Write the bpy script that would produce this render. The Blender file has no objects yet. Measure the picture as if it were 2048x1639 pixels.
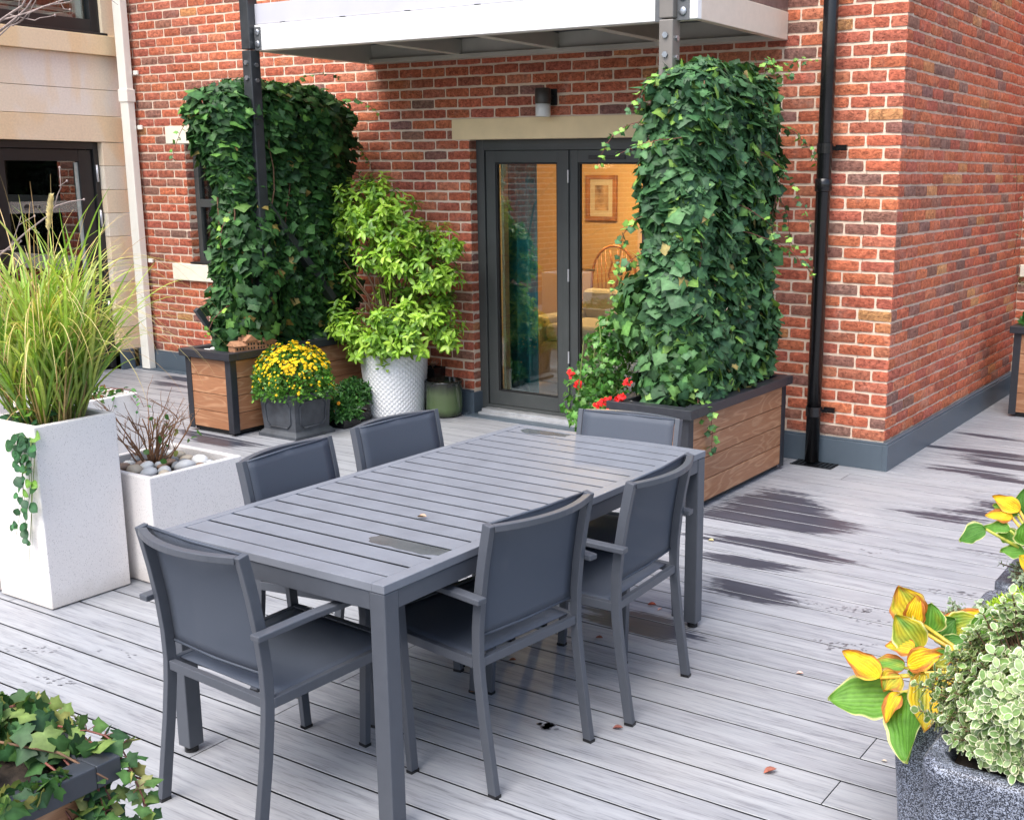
import bpy, math, random
import numpy as np
from mathutils import Vector, Matrix
random.seed(7); RNG = np.random.default_rng(11)
sc = bpy.context.scene
COL = sc.collection
R = math.radians

# ------------------------------------------------------------------ camera
CAM = Vector((2.292933, -6.905316, 1.812706)); F = 2315.1; PITCH, YAW, ROLL = 0.217607, -0.555402, 0.005180
PPX, PPY = 205.47, 40.63
fw0 = Vector((math.sin(YAW), math.cos(YAW), 0)); rt0 = Vector((math.cos(YAW), -math.sin(YAW), 0)); up0 = Vector((0, 0, 1))
fw = fw0*math.cos(PITCH) - up0*math.sin(PITCH); up1 = fw0*math.sin(PITCH) + up0*math.cos(PITCH)
rt = rt0*math.cos(ROLL) + up1*math.sin(ROLL); up = -rt0*math.sin(ROLL) + up1*math.cos(ROLL)
cd = bpy.data.cameras.new('camera'); cam = bpy.data.objects.new('camera', cd); COL.objects.link(cam)
m = Matrix((rt, up, -fw)).transposed().to_4x4(); m.translation = CAM; cam.matrix_world = m
cd.sensor_fit = 'HORIZONTAL'; cd.sensor_width = 36; cd.lens = F/2048*36
cd.shift_x = -PPX/2048; cd.shift_y = PPY/2048; cd.clip_start = 0.05; cd.clip_end = 500
sc.camera = cam

# ------------------------------------------------------------------ nodes helpers
def new_mat(name):
    mt = bpy.data.materials.new(name); mt.use_nodes = True; nt = mt.node_tree; nt.nodes.clear()
    out = nt.nodes.new('ShaderNodeOutputMaterial'); return mt, nt, out
class NB:
    """tiny node builder"""
    def __init__(s, nt): s.nt = nt
    def n(s, typ, ins=None, **kw):
        nd = s.nt.nodes.new(typ)
        for k, v in kw.items(): setattr(nd, k, v)
        for k, v in (ins or {}).items(): s.put(nd.inputs[k], v)
        return nd
    def put(s, sock, v):
        if isinstance(v, bpy.types.NodeSocket): s.nt.links.new(v, sock)
        elif isinstance(v, bpy.types.Node): s.nt.links.new(v.outputs[0], sock)
        else:
            if sock.type == 'RGBA' and len(v) == 3: v = (*v, 1)
            sock.default_value = v
    def obj(s): return s.n('ShaderNodeTexCoord').outputs['Object']
    def pos(s): return s.n('ShaderNodeNewGeometry').outputs['Position']
    def attr(s, a): return s.n('ShaderNodeAttribute', attribute_name=a).outputs['Color']
    def mapv(s, v, scale=(1, 1, 1), loc=(0, 0, 0), rot=(0, 0, 0)):
        return s.n('ShaderNodeMapping', {'Vector': v, 'Scale': scale, 'Location': loc, 'Rotation': rot}).outputs[0]
    def noise(s, v, scale, detail=4, rough=.55, dist=0, col=False):
        nd = s.n('ShaderNodeTexNoise', {'Vector': v, 'Scale': scale, 'Detail': detail, 'Roughness': rough, 'Distortion': dist})
        return nd.outputs[1 if col else 0]
    def ramp(s, f, pts, interp='LINEAR'):
        nd = s.n('ShaderNodeValToRGB', {'Fac': f}); cr = nd.color_ramp; cr.interpolation = interp
        while len(cr.elements) < len(pts): cr.elements.new(.5)
        for e, (p, c) in zip(cr.elements, pts):
            e.position = p; e.color = (c, c, c, 1) if not hasattr(c, '__len__') else (*c, 1)
        return nd.outputs[0]
    def math(s, op, a, b=0.5, c=None):
        nd = s.n('ShaderNodeMath', operation=op); s.put(nd.inputs[0], a); s.put(nd.inputs[1], b)
        if c is not None: s.put(nd.inputs[2], c)
        return nd.outputs[0]
    def mix(s, f, a, b, blend='MIX'):
        nd = s.n('ShaderNodeMix', data_type='RGBA', blend_type=blend)
        s.put(nd.inputs[0], f); s.put(nd.inputs[6], a); s.put(nd.inputs[7], b); return nd.outputs[2]
    def bump(s, h, strength=.3, dist=.005, nrm=None):
        nd = s.n('ShaderNodeBump', {'Height': h, 'Strength': strength, 'Distance': dist})
        if nrm is not None: s.put(nd.inputs['Normal'], nrm)
        return nd.outputs[0]
    def bsdf(s, out, col, rough=.5, metal=0, nrm=None, spec=None, **kw):
        nd = s.n('ShaderNodeBsdfPrincipled', {'Base Color': col, 'Roughness': rough, 'Metallic': metal})
        if nrm is not None: s.put(nd.inputs['Normal'], nrm)
        if spec is not None: nd.inputs['Specular IOR Level'].default_value = spec
        for k, v in kw.items(): s.put(nd.inputs[k], v)
        if out is not None: s.nt.links.new(nd.outputs[0], out.inputs[0])
        return nd

def simple(name, col, rough=.5, metal=0, var=.15, scale=30, bump=.1, bscale=200, spec=None, attr=False):
    mt, nt, out = new_mat(name); b = NB(nt); o = b.obj()
    f = b.noise(o, scale, 5)
    c = b.attr('col') if attr else col
    hi = b.mix(1.0, c, (1+var,)*3, 'MULTIPLY'); lo = b.mix(1.0, c, (1-var,)*3, 'MULTIPLY')
    cc = b.mix(b.ramp(f, [(.3, 0), (.7, 1)]), lo, hi)
    nrm = b.bump(b.noise(o, bscale, 3), bump, .002)
    rr = b.math('ADD', b.math('MULTIPLY', f, .16), rough-.08)
    b.bsdf(out, cc, rr, metal, nrm, spec)
    return mt

M = {}
M['metal'] = simple('powder_coated_metal', (.066, .073, .088), .42, var=.05, bump=.05, bscale=900)
M['metal_top_lit'] = simple('powder_coated_lit_top', (.158, .170, .196), .46, var=.09, scale=9, bump=.05, bscale=900, spec=.35)  # paler than the legs: overhead light on the table top, put into the colour
M['rim_grey'] = simple('rim_grey', (.032, .036, .044), .4, var=.1, bump=.05)
M['metal_dark'] = simple('dark_rail', (.022, .024, .03), .45, var=.15, bump=.08)
M['post'] = simple('post_paint', (.034, .038, .042), .35, var=.2, scale=8, bump=.04)
M['frame'] = simple('frame_paint', (.052, .057, .056), .42, var=.1, scale=5, bump=.03)
M['frame_dark'] = simple('frame_paint_dark', (.018, .018, .019), .4, var=.1, bump=.03)
M['gasket'] = simple('gasket', (.008, .008, .008), .6)
M['alu'] = simple('aluminium', (.62, .63, .65), .32, .6, var=.1, scale=14, bump=.03)
M['bolt'] = simple('bolt_steel', (.35, .37, .4), .3, .8, var=.2)
M['flash'] = simple('grey_flashing', (.075, .1, .125), .42, var=.12, scale=4, bump=.05, bscale=40)
M['black'] = simple('black_plastic', (.008, .008, .009), .22, var=.1, bump=.02)
M['cream_pipe'] = simple('cream_upvc', (.85, .83, .74), .35, var=.04, scale=6, bump=.02)
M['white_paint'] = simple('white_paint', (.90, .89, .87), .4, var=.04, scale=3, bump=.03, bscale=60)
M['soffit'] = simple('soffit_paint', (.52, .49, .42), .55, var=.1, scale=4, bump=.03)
M['fascia_grey'] = simple('fascia_grey', (.50, .50, .55), .25, var=.05, scale=3, bump=.02)
M['soil'] = simple('soil', (.035, .025, .018), .95, var=.6, scale=60, bump=1.0, bscale=90)
M['pebble'] = simple('pebble', (.5, .5, .5), .55, var=.12, scale=25, bump=.15, bscale=60, attr=False)
M['lead'] = simple('lead_look', (.060, .067, .078), .5, var=.3, scale=12, bump=.1, bscale=120)
M['terracotta'] = simple('terracotta', (.34, .17, .09), .8, var=.25, scale=40, bump=.3)
M['stem'] = simple('woody_stem', (.12, .065, .035), .8, var=.4, scale=60, bump=.3)
M['stem_brown'] = simple('brown_twig', (.24, .12, .06), .75, var=.4, scale=60, bump=.3)
M['stem_red'] = simple('red_stem', (.16, .05, .035), .6, var=.3, scale=60)
M['stem_green'] = simple('green_stem', (.14, .2, .04), .6, var=.3, scale=60)
M['twig_grey'] = simple('grey_twig', (.30, .24, .22), .8, var=.3, scale=60, bump=.3)
M['frost'] = simple('frosted_glass', (.72, .72, .70), .3, var=.05)
M['lampdark'] = simple('lamp_bronze', (.05, .043, .038), .4, var=.1)
M['gold'] = simple('brass', (.6, .42, .18), .3, .8)
M['sill'] = simple('sandstone_cream', (.80, .74, .60), .85, var=.08, scale=8, bump=.25, bscale=120)
M['lintel'] = simple('sandstone_buff', (.82, .64, .38), .85, var=.06, scale=5, bump=.25, bscale=160)
M['plaster'] = simple('orange_plaster', (.62, .39, .16), .9, var=.05, scale=2, bump=.05)
M['cream_wall'] = simple('cream_plaster', (.6, .5, .34), .9, var=.05, scale=2)
M['inwood'] = simple('interior_wood', (.35, .14, .04), .4, var=.3, scale=10)
M['floorwood'] = simple('oak_floor', (.3, .2, .11), .4, var=.2, scale=4)
M['curtain'] = simple('teal_velvet', (.02, .24, .27), .85, var=.3, scale=9)
M['sofa'] = simple('cream_fabric', (.5, .43, .28), .95, var=.1, scale=12, bump=.3)
M['blind'] = simple('white_shutter', (.68, .74, .70), .4, var=.03)
M['carpet'] = simple('beige_carpet', (.3, .25, .2), .95, var=.1)
M['darkroom'] = simple('dark_interior', (.03, .028, .028), .9)

def m_granite():
    mt, nt, out = new_mat('speckled_granite'); b = NB(nt); o = b.obj()
    v = b.n('ShaderNodeTexVoronoi', {'Vector': o, 'Scale': 400.0}); w = b.n('ShaderNodeTexVoronoi', {'Vector': o, 'Scale': 620.0})
    s1 = b.ramp(b.n('ShaderNodeSeparateColor', {'Color': v.outputs['Color']}).outputs[0], [(.74, 0), (.80, 1)])
    s2 = b.ramp(b.n('ShaderNodeSeparateColor', {'Color': w.outputs['Color']}).outputs[1], [(.7, 0), (.78, 1)])
    c = b.mix(s1, (.007, .010, .020), (.26, .29, .37)); c = b.mix(b.math('MULTIPLY', s2, .6), c, (.42, .45, .52))
    c = b.mix(b.math('MULTIPLY', b.ramp(b.noise(o, 9), [(.35, 1), (.6, 0)]), .45), c, (.01, .012, .02))
    b.bsdf(out, c, .5, 0, b.bump(v.outputs['Distance'], .35, .002)); return mt
M['granite'] = m_granite()

def m_terrazzo():
    mt, nt, out = new_mat('white_terrazzo'); b = NB(nt); o = b.obj()
    v = b.n('ShaderNodeTexVoronoi', {'Vector': o, 'Scale': 210.0})
    sp = b.n('ShaderNodeSeparateColor', {'Color': v.outputs['Color']})
    d = b.math('MULTIPLY', b.ramp(sp.outputs[0], [(.90, 0), (.93, 1)]), b.ramp(v.outputs['Distance'], [(.3, 1), (.45, 0)]))
    base = b.mix(b.noise(o, 3, 5), (.76, .71, .675), (.85, .81, .78))
    base = b.mix(b.ramp(b.noise(o, 160, 3), [(.4, 0), (.62, 1)]), b.mix(1, base, (.93,)*3, 'MULTIPLY'), base)
    c = b.mix(b.math('MULTIPLY', d, .6), base, (.24, .21, .19))
    # rain splash dirt low on the sides
    z = b.n('ShaderNodeSeparateXYZ', {'Vector': b.pos()}).outputs[2]
    dirt = b.math('MULTIPLY', b.ramp(b.math('ADD', z, b.math('MULTIPLY', b.noise(o, 14), .10)), [(.05, 1), (.14, 0)]), .35)
    c = b.mix(dirt, c, (.34, .28, .20))
    b.bsdf(out, c, .62, 0, b.bump(b.noise(o, 260, 4), .25, .002)); return mt
M['terrazzo'] = m_terrazzo()

def m_wood(name, axis, dark=(.32, .145, .070), light=(.42, .225, .122)):
    """composite cladding board with cathedral grain; axis = horizontal axis of the boards"""
    mt, nt, out = new_mat(name); b = NB(nt); o = b.obj(); at = b.attr('col')
    off = b.n('ShaderNodeVectorMath', {0: o, 1: b.n('ShaderNodeVectorMath', {0: at, 1: (7, 7, 7)}, operation='MULTIPLY').outputs[0]}, operation='ADD').outputs[0]
    s = (2.2, 9.0, 11.0) if axis == 0 else (9.0, 2.2, 11.0)
    v = b.mapv(off, s)
    h = b.noise(v, 1.0, 1.5, .4, .6)
    ln = b.math('PINGPONG', b.math('MULTIPLY', h, 13.0), 1.0)
    g = b.ramp(ln, [(.0, 1), (.16, .75), (.42, .12), (1, 0)])
    c = b.mix(g, dark, light)
    s2 = (12, 40, 420) if axis == 0 else (40, 12, 420)
    c = b.mix(1, c, b.ramp(b.noise(b.mapv(o, s2), 1.0, 3), [(.3, .78), (.7, 1.18)]), 'MULTIPLY')
    c = b.mix(1, c, b.mix(at, (.86, .86, .86), (1.12, 1.12, 1.12)), 'MULTIPLY')
    b.bsdf(out, c, .52, 0, b.bump(g, .25, .0015)); return mt
M['woodx'] = m_wood('cladding_grain_x', 0); M['woody'] = m_wood('cladding_grain_y', 1)

def m_deck():
    mt, nt, out = new_mat('grey_composite_decking'); b = NB(nt); p = b.pos(); at = b.attr('col')
    sep = b.n('ShaderNodeSeparateColor', {'Color': at}); rnd, wet = sep.outputs[0], sep.outputs[1]
    off = b.n('ShaderNodeVectorMath', {0: p, 1: b.n('ShaderNodeCombineXYZ', {'X': b.math('MULTIPLY', rnd, 37.0), 'Y': rnd, 'Z': b.math('MULTIPLY', rnd, 11.0)}).outputs[0]}, operation='ADD').outputs[0]
    v1 = b.mapv(off, (1.1, 16, 1)); v2 = b.mapv(off, (5.0, 95, 1)); v3 = b.mapv(off, (1.0, 9, 1))
    n1 = b.noise(v1, 1.6, 6, .65, .4); n2 = b.noise(v2, 1.6, 4, .6)
    h = b.noise(v3, 1.0, 1.5, .4, .5)
    rings = b.ramp(b.math('PINGPONG', b.math('MULTIPLY', h, 16.0), 1.0), [(0, 1), (.3, .2), (1, 0)])
    base = b.mix(b.ramp(n1, [(.32, 0), (.62, 1)]), (.218, .228, .248), (.318, .331, .356))
    base = b.mix(b.math('MULTIPLY', rings, .28), base, (.20, .205, .24))
    streak = b.ramp(n2, [(.40, 1), (.47, 0)])
    base = b.mix(b.math('MULTIPLY', streak, b.math('MULTIPLY', b.ramp(n1, [(.38, 1), (.60, .25)]), .62)), base, (.10, .102, .125))
    base = b.mix(b.math('MULTIPLY', b.ramp(b.noise(p, 1.1, 3), [(.5, 0), (.72, 1)]), .22), base, (.37, .345, .33))
    vd = b.n('ShaderNodeSeparateXYZ', {'Vector': p}).outputs[1]; gy = b.math('PINGPONG', b.math('DIVIDE', b.math('ADD', vd, 3.295), .0814), 1.0)
    base = b.mix(b.math('MULTIPLY', b.ramp(b.math('ADD', gy, b.math('MULTIPLY', b.noise(p, 7, 4), .12)), [(.06, 1), (.16, 0)]), .35), base, (.12, .125, .12))
    base = b.mix(1, base, b.mix(rnd, (.95, .95, .955), (1.04, 1.04, 1.03)), 'MULTIPLY')
    ragged = b.noise(b.mapv(p, (1.7, 66, 1)), 1.0, 6, .6)
    wf = b.ramp(b.math('ADD', wet, b.math('MULTIPLY', b.math('SUBTRACT', ragged, .5), 1.5)), [(.33, 0), (.50, 1)])
    wetc = b.mix(1, base, (.17, .18, .225), 'MULTIPLY')
    c = b.mix(wf, base, wetc)
    rough = b.mix(wf, b.ramp(n1, [(.3, .5), (.7, .38)]), (.34, .34, .34))
    hh = b.math('SUBTRACT', b.math('MULTIPLY', n2, .7), b.math('MULTIPLY', rings, .5))
    b.bsdf(out, c, rough, 0, b.bump(hh, .22, .0015), spec=.5); return mt
M['deck'] = m_deck()
def m_wetmark():
    mt, nt, out = new_mat('wet_mark'); b = NB(nt); p = b.pos()
    c = b.mix(b.noise(b.mapv(p, (3, 90, 1)), 1.6), (.085, .085, .10), (.14, .14, .16)); b.bsdf(out, c, .28); return mt
M['wet'] = m_wetmark()
M['puddle'] = simple('rain_puddle', (.085, .095, .10), .16, var=.2, scale=8, bump=.0)

def m_brick(name):
    mt, nt, out = new_mat(name); b = NB(nt); p = b.pos(); at = b.attr('col')
    mot = b.noise(p, 34, 5, .6, .5); fine = b.noise(p, 230, 4, .6)
    c = b.mix(b.ramp(mot, [(.36, 0), (.66, 1)]), b.mix(1, at, (.66, .60, .62), 'MULTIPLY'), b.mix(1, at, (1.22, 1.2, 1.2), 'MULTIPLY'))
    c = b.mix(b.math('MULTIPLY', b.ramp(fine, [(.5, 0), (.75, 1)]), .30), c, (.06, .03, .025))
    c = b.mix(b.math('MULTIPLY', b.ramp(b.noise(p, 4.3, 5, .6), [(.57, 0), (.75, 1)]), .26), c, (.60, .46, .38))
    crease = b.noise(b.mapv(p, (26, 26, 60)), 1, 3, .5, 1.8)
    cr = b.ramp(b.math('PINGPONG', b.math('MULTIPLY', crease, 5.0), 1.0), [(0, 0), (.12, 1)])
    h = b.math('ADD', b.math('MULTIPLY', cr, .5), b.math('ADD', b.math('MULTIPLY', mot, .8), b.math('MULTIPLY', fine, .25)))
    c = b.mix(b.math('MULTIPLY', b.math('SUBTRACT', 1.0, cr), .62), c, (.05, .02, .015))
    b.bsdf(out, c, .88, 0, b.bump(h, .9, .008), spec=.25); return mt
M['brick'] = m_brick('handmade_brick')
def m_mortar():
    mt, nt, out = new_mat('lime_mortar'); b = NB(nt); p = b.pos()
    c = b.mix(b.noise(p, 9, 5), (.67, .53, .41), (.83, .68, .54)); c = b.mix(b.math('MULTIPLY', b.ramp(b.noise(p, 300, 3), [(.5, 0), (.7, 1)]), .3), c, (.3, .2, .14))
    b.bsdf(out, c, .95, 0, b.bump(b.noise(p, 120, 5), .8, .004), spec=.2); return mt
M['mortar'] = m_mortar()
def m_stone():
    mt, nt, out = new_mat('sandstone_blocks'); b = NB(nt); p = b.pos(); at = b.attr('col')
    f = b.noise(b.mapv(p, (1, 1.4, .5)), 1.7, 3, .5, .8)
    c = b.mix(b.ramp(f, [(.47, 0), (.56, 1)]), at, b.mix(1, at, (1.0, .93, .82), 'MULTIPLY'))
    c = b.mix(1, c, b.ramp(b.noise(p, 60, 5), [(.3, .93), (.7, 1.05)]), 'MULTIPLY')
    b.bsdf(out, c, .9, 0, b.bump(b.noise(p, 260, 4), .35, .003), spec=.2); return mt
M['stone'] = m_stone()

def m_leaf(name, rough=.38, trans=.25, tint=.25, spec=.5):
    mt, nt, out = new_mat(name); b = NB(nt); at = b.attr('col')
    c = b.mix(1, at, b.ramp(b.noise(b.obj(), 46, 3), [(.3, 1-tint), (.7, 1+tint)]), 'MULTIPLY')
    pr = b.bsdf(None, c, rough, 0, b.bump(b.noise(b.obj(), 150, 3), .25, .002), spec)
    tr = b.n('ShaderNodeBsdfTranslucent', {'Color': b.mix(1, c, (1.5, 1.5, .7), 'MULTIPLY')})
    mx = b.n('ShaderNodeMixShader', {0: trans, 1: pr.outputs[0], 2: tr.outputs[0]}); nt.links.new(mx.outputs[0], out.inputs[0]); return mt
M['ivy'] = m_leaf('ivy_leaf', .52, .16, .25, .3)
M['leaf'] = m_leaf('soft_leaf', .42, .28)
M['grass'] = m_leaf('grass_blade', .45, .3, .2)
M['petal'] = m_leaf('petal', .6, .2, .08, .3)
M['hosta'] = m_leaf('hosta_leaf', .55, .35, .16, .3)
M['deadleaf'] = m_leaf('fallen_leaf', .6, .1, .4)

def m_glass(name, tint=(.9, .95, .93), base=.10):
    mt, nt, out = new_mat(name); b = NB(nt)
    fr = b.n('ShaderNodeFresnel', {'IOR': 1.6}).outputs[0]; f = b.math('ADD', b.math('MULTIPLY', fr, .95), base)
    f = b.n('ShaderNodeClamp', {'Value': f}).outputs[0]
    mx = b.n('ShaderNodeMixShader', {0: f, 1: b.n('ShaderNodeBsdfTransparent', {'Color': tint}), 2: b.n('ShaderNodeBsdfGlossy', {'Color': (.95, .97, 1), 'Roughness': .0})})
    nt.links.new(mx.outputs[0], out.inputs[0]); return mt
M['glass'] = m_glass('window_glass', base=.015); M['glass_dark'] = m_glass('dark_window_glass', (.35, .37, .37), .10)
def m_sling(name, col, alpha):
    mt, nt, out = new_mat(name); b = NB(nt); o = b.obj()
    w = b.n('ShaderNodeTexNoise', {'Vector': b.mapv(o, (900, 900, 900)), 'Scale': 1.0, 'Detail': 1.0}).outputs[0]
    c = b.mix(w, [x*.8 for x in col], [x*1.25 for x in col])
    pr = b.bsdf(None, c, .62, 0, b.bump(w, .3, .001), .4)
    mx = b.n('ShaderNodeMixShader', {0: alpha, 1: pr.outputs[0], 2: b.n('ShaderNodeBsdfTransparent', {'Color': (1, 1, 1)})}); nt.links.new(mx.outputs[0], out.inputs[0]); return mt
M['sling'] = m_sling('sling_fabric', (.058, .070, .094), .06)
M['sling_back'] = m_sling('sling_fabric_back', (.062, .074, .098), .10)

# ------------------------------------------------------------------ object helpers
def tag(o, label=None, cat=None, group=None, kind=None):
    if label: o['label'] = label
    if cat: o['category'] = cat
    if group: o['group'] = group
    if kind: o['kind'] = kind
    return o
def empty(name, loc=(0, 0, 0), rz=0, label=None, cat=None, group=None):
    o = bpy.data.objects.new(name, None); COL.objects.link(o); o.location = loc; o.rotation_euler = (0, 0, rz); o.empty_display_size = .1
    return tag(o, label, cat, group)
def link(name, me, mt, parent=None, smooth=False, bev=0, seg=2):
    if mt is not None and not me.materials: me.materials.append(M[mt] if isinstance(mt, str) else mt)
    o = bpy.data.objects.new(name, me); COL.objects.link(o)
    if parent is not None: o.parent = parent
    me.polygons.foreach_set('use_smooth', [bool(smooth)]*len(me.polygons))
    if bev:
        md = o.modifiers.new('bevel', 'BEVEL'); md.width = bev; md.segments = seg; md.limit_method = 'ANGLE'; md.angle_limit = R(35); md.harden_normals = False
    return o
def fast_mesh(name, V, Fc, col=None):
    """V (n,3); Fc list of tuples or (m,k) int array; col (n,3)"""
    me = bpy.data.meshes.new(name); V = np.asarray(V, np.float32)
    if isinstance(Fc, np.ndarray):
        mm, k = Fc.shape; loops = Fc.ravel(); starts = np.arange(0, mm*k, k); tot = np.full(mm, k)
    else:
        tot = np.array([len(f) for f in Fc]); loops = np.concatenate([np.asarray(f) for f in Fc]) if len(Fc) else np.zeros(0, int); starts = np.concatenate([[0], np.cumsum(tot)[:-1]]) if len(Fc) else np.zeros(0, int)
    me.vertices.add(len(V)); me.vertices.foreach_set('co', V.ravel())
    me.loops.add(len(loops)); me.loops.foreach_set('vertex_index', loops.astype(np.int32))
    me.polygons.add(len(tot)); me.polygons.foreach_set('loop_start', starts.astype(np.int32)); me.polygons.foreach_set('loop_total', tot.astype(np.int32))
    me.update(calc_edges=True); me.validate()
    if col is not None:
        a = me.color_attributes.new('col', 'FLOAT_COLOR', 'POINT'); c = np.ones((len(V), 4), np.float32); c[:, :3] = col; a.data.foreach_set('color', c.ravel())
    return me
class MB:
    def __init__(s): s.v = []; s.f = []; s.c = []
    def add(s, vs, fs, c=(1, 1, 1)):
        b = len(s.v); s.v += [tuple(v) for v in vs]; s.f += [tuple(b+i for i in f) for f in fs]; s.c += [c]*len(vs); return s
    def box(s, x0, x1, y0, y1, z0, z1, c=(1, 1, 1)):
        x0, x1 = sorted((x0, x1)); y0, y1 = sorted((y0, y1)); z0, z1 = sorted((z0, z1))
        return s.add([(x0, y0, z0), (x1, y0, z0), (x1, y1, z0), (x0, y1, z0), (x0, y0, z1), (x1, y0, z1), (x1, y1, z1), (x0, y1, z1)],
                     [(0, 3, 2, 1), (4, 5, 6, 7), (0, 1, 5, 4), (1, 2, 6, 5), (2, 3, 7, 6), (3, 0, 4, 7)], c)
    def bar(s, p0, p1, w, h, upv=(0, 0, 1), c=(1, 1, 1), p1w=None):
        """rectangular bar from p0 to p1: w across, h along 'up'"""
        p0, p1 = Vector(p0), Vector(p1); d = (p1-p0).normalized(); sd = d.cross(Vector(upv)).normalized(); u = sd.cross(d)
        vs = []
        for p in (p0, p1):
            for a, bb in ((-1, -1), (1, -1), (1, 1), (-1, 1)): vs.append(p + sd*a*w/2 + u*bb*h/2)
        return s.add(vs, [(0, 3, 2, 1), (4, 5, 6, 7), (0, 1, 5, 4), (1, 2, 6, 5), (2, 3, 7, 6), (3, 0, 4, 7)], c)
    def sweep(s, pts, w, h, sidev, c=(1, 1, 1)):
        """mitred rectangular profile along pts; w along sidev, h perpendicular"""
        pts = [Vector(p) for p in pts]; sd = Vector(sidev).normalized(); vs = []; n = len(pts)
        for i, p in enumerate(pts):
            d = (pts[min(i+1, n-1)] - pts[max(i-1, 0)]).normalized(); q = sd - d*sd.dot(d); q.normalize(); u = q.cross(d)
            for a, bb in ((-1, -1), (1, -1), (1, 1), (-1, 1)): vs.append(p + q*a*w/2 + u*bb*h/2)
        fs = [(3, 2, 1, 0), tuple(4*(n-1)+k for k in range(4))]
        for i in range(n-1):
            for k in range(4): fs.append((4*i+k, 4*i+(k+1) % 4, 4*i+4+(k+1) % 4, 4*i+4+k))
        return s.add(vs, fs, c)
    def tube(s, pts, r, n=6, c=(1, 1, 1), cap=True):
        pts = [Vector(p) for p in pts]; rs = r if hasattr(r, '__len__') else [r]*len(pts); vs = []; ref = None
        for i, p in enumerate(pts):
            d = (pts[min(i+1, len(pts)-1)] - pts[max(i-1, 0)])
            d = d.normalized() if d.length > 1e-9 else Vector((0, 0, 1))
            if ref is None: ref = Vector((1, 0, 0)) if abs(d.x) < .9 else Vector((0, 1, 0))
            a = (ref - d*ref.dot(d)).normalized(); bb = d.cross(a); ref = a
            for k in range(n):
                t = 2*math.pi*k/n; vs.append(p + (a*math.cos(t)+bb*math.sin(t))*rs[i])
        fs = []
        for i in range(len(pts)-1):
            for k in range(n): fs.append((i*n+k, i*n+(k+1) % n, (i+1)*n+(k+1) % n, (i+1)*n+k))
        if cap: fs.append(tuple(range(n-1, -1, -1))); fs.append(tuple((len(pts)-1)*n+k for k in range(n)))
        return s.add(vs, fs, c)
    def lathe(s, prof, n=40, cx=0, cy=0, z0=0, c=(1, 1, 1)):
        vs = []; fs = []
        for (r, z) in prof:
            for k in range(n):
                t = 2*math.pi*k/n; vs.append((cx+r*math.cos(t), cy+r*math.sin(t), z0+z))
        for i in range(len(prof)-1):
            for k in range(n): fs.append((i*n+k, i*n+(k+1) % n, (i+1)*n+(k+1) % n, (i+1)*n+k))
        fs.append(tuple(range(n-1, -1, -1))); fs.append(tuple((len(prof)-1)*n+k for k in range(n)))
        return s.add(vs, fs, c)
    def ball(s, p, rx, ry, rz, nu=8, nv=5, c=(1, 1, 1)):
        vs = [(p[0], p[1], p[2]-rz)]
        for j in range(1, nv):
            ph = -math.pi/2 + math.pi*j/nv
            for k in range(nu):
                t = 2*math.pi*k/nu; vs.append((p[0]+rx*math.cos(ph)*math.cos(t), p[1]+ry*math.cos(ph)*math.sin(t), p[2]+rz*math.sin(ph)))
        vs.append((p[0], p[1], p[2]+rz)); fs = []
        for k in range(nu): fs.append((0, 1+(k+1) % nu, 1+k))
        for j in range(nv-2):
            for k in range(nu):
                a = 1+j*nu; fs.append((a+k, a+(k+1) % nu, a+nu+(k+1) % nu, a+nu+k))
        a = 1+(nv-2)*nu
        for k in range(nu): fs.append((a+k, a+(k+1) % nu, len(vs)-1))
        return s.add(vs, fs, c)
    def mesh(s, name): return fast_mesh(name, s.v, s.f, s.c)
    def build(s, name, mt, parent=None, smooth=False, bev=0, seg=2): return link(name, s.mesh(name), mt, parent, smooth, bev, seg)
def copy_tree(o, parent=None):
    c = o.copy(); COL.objects.link(c); c.parent = parent
    for ch in list(o.children): copy_tree(ch, c)
    return c
def px(u, v, axis, val):
    """world point seen at photo pixel (u, v) lying on the plane axis = val: used only to read real positions off the survey of the photo"""
    d = fw + rt*((u-1024-PPX)/F) + up*(-(v-819.5-PPY)/F); t = (val-CAM[axis])/d[axis]; return CAM + d*t
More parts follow.
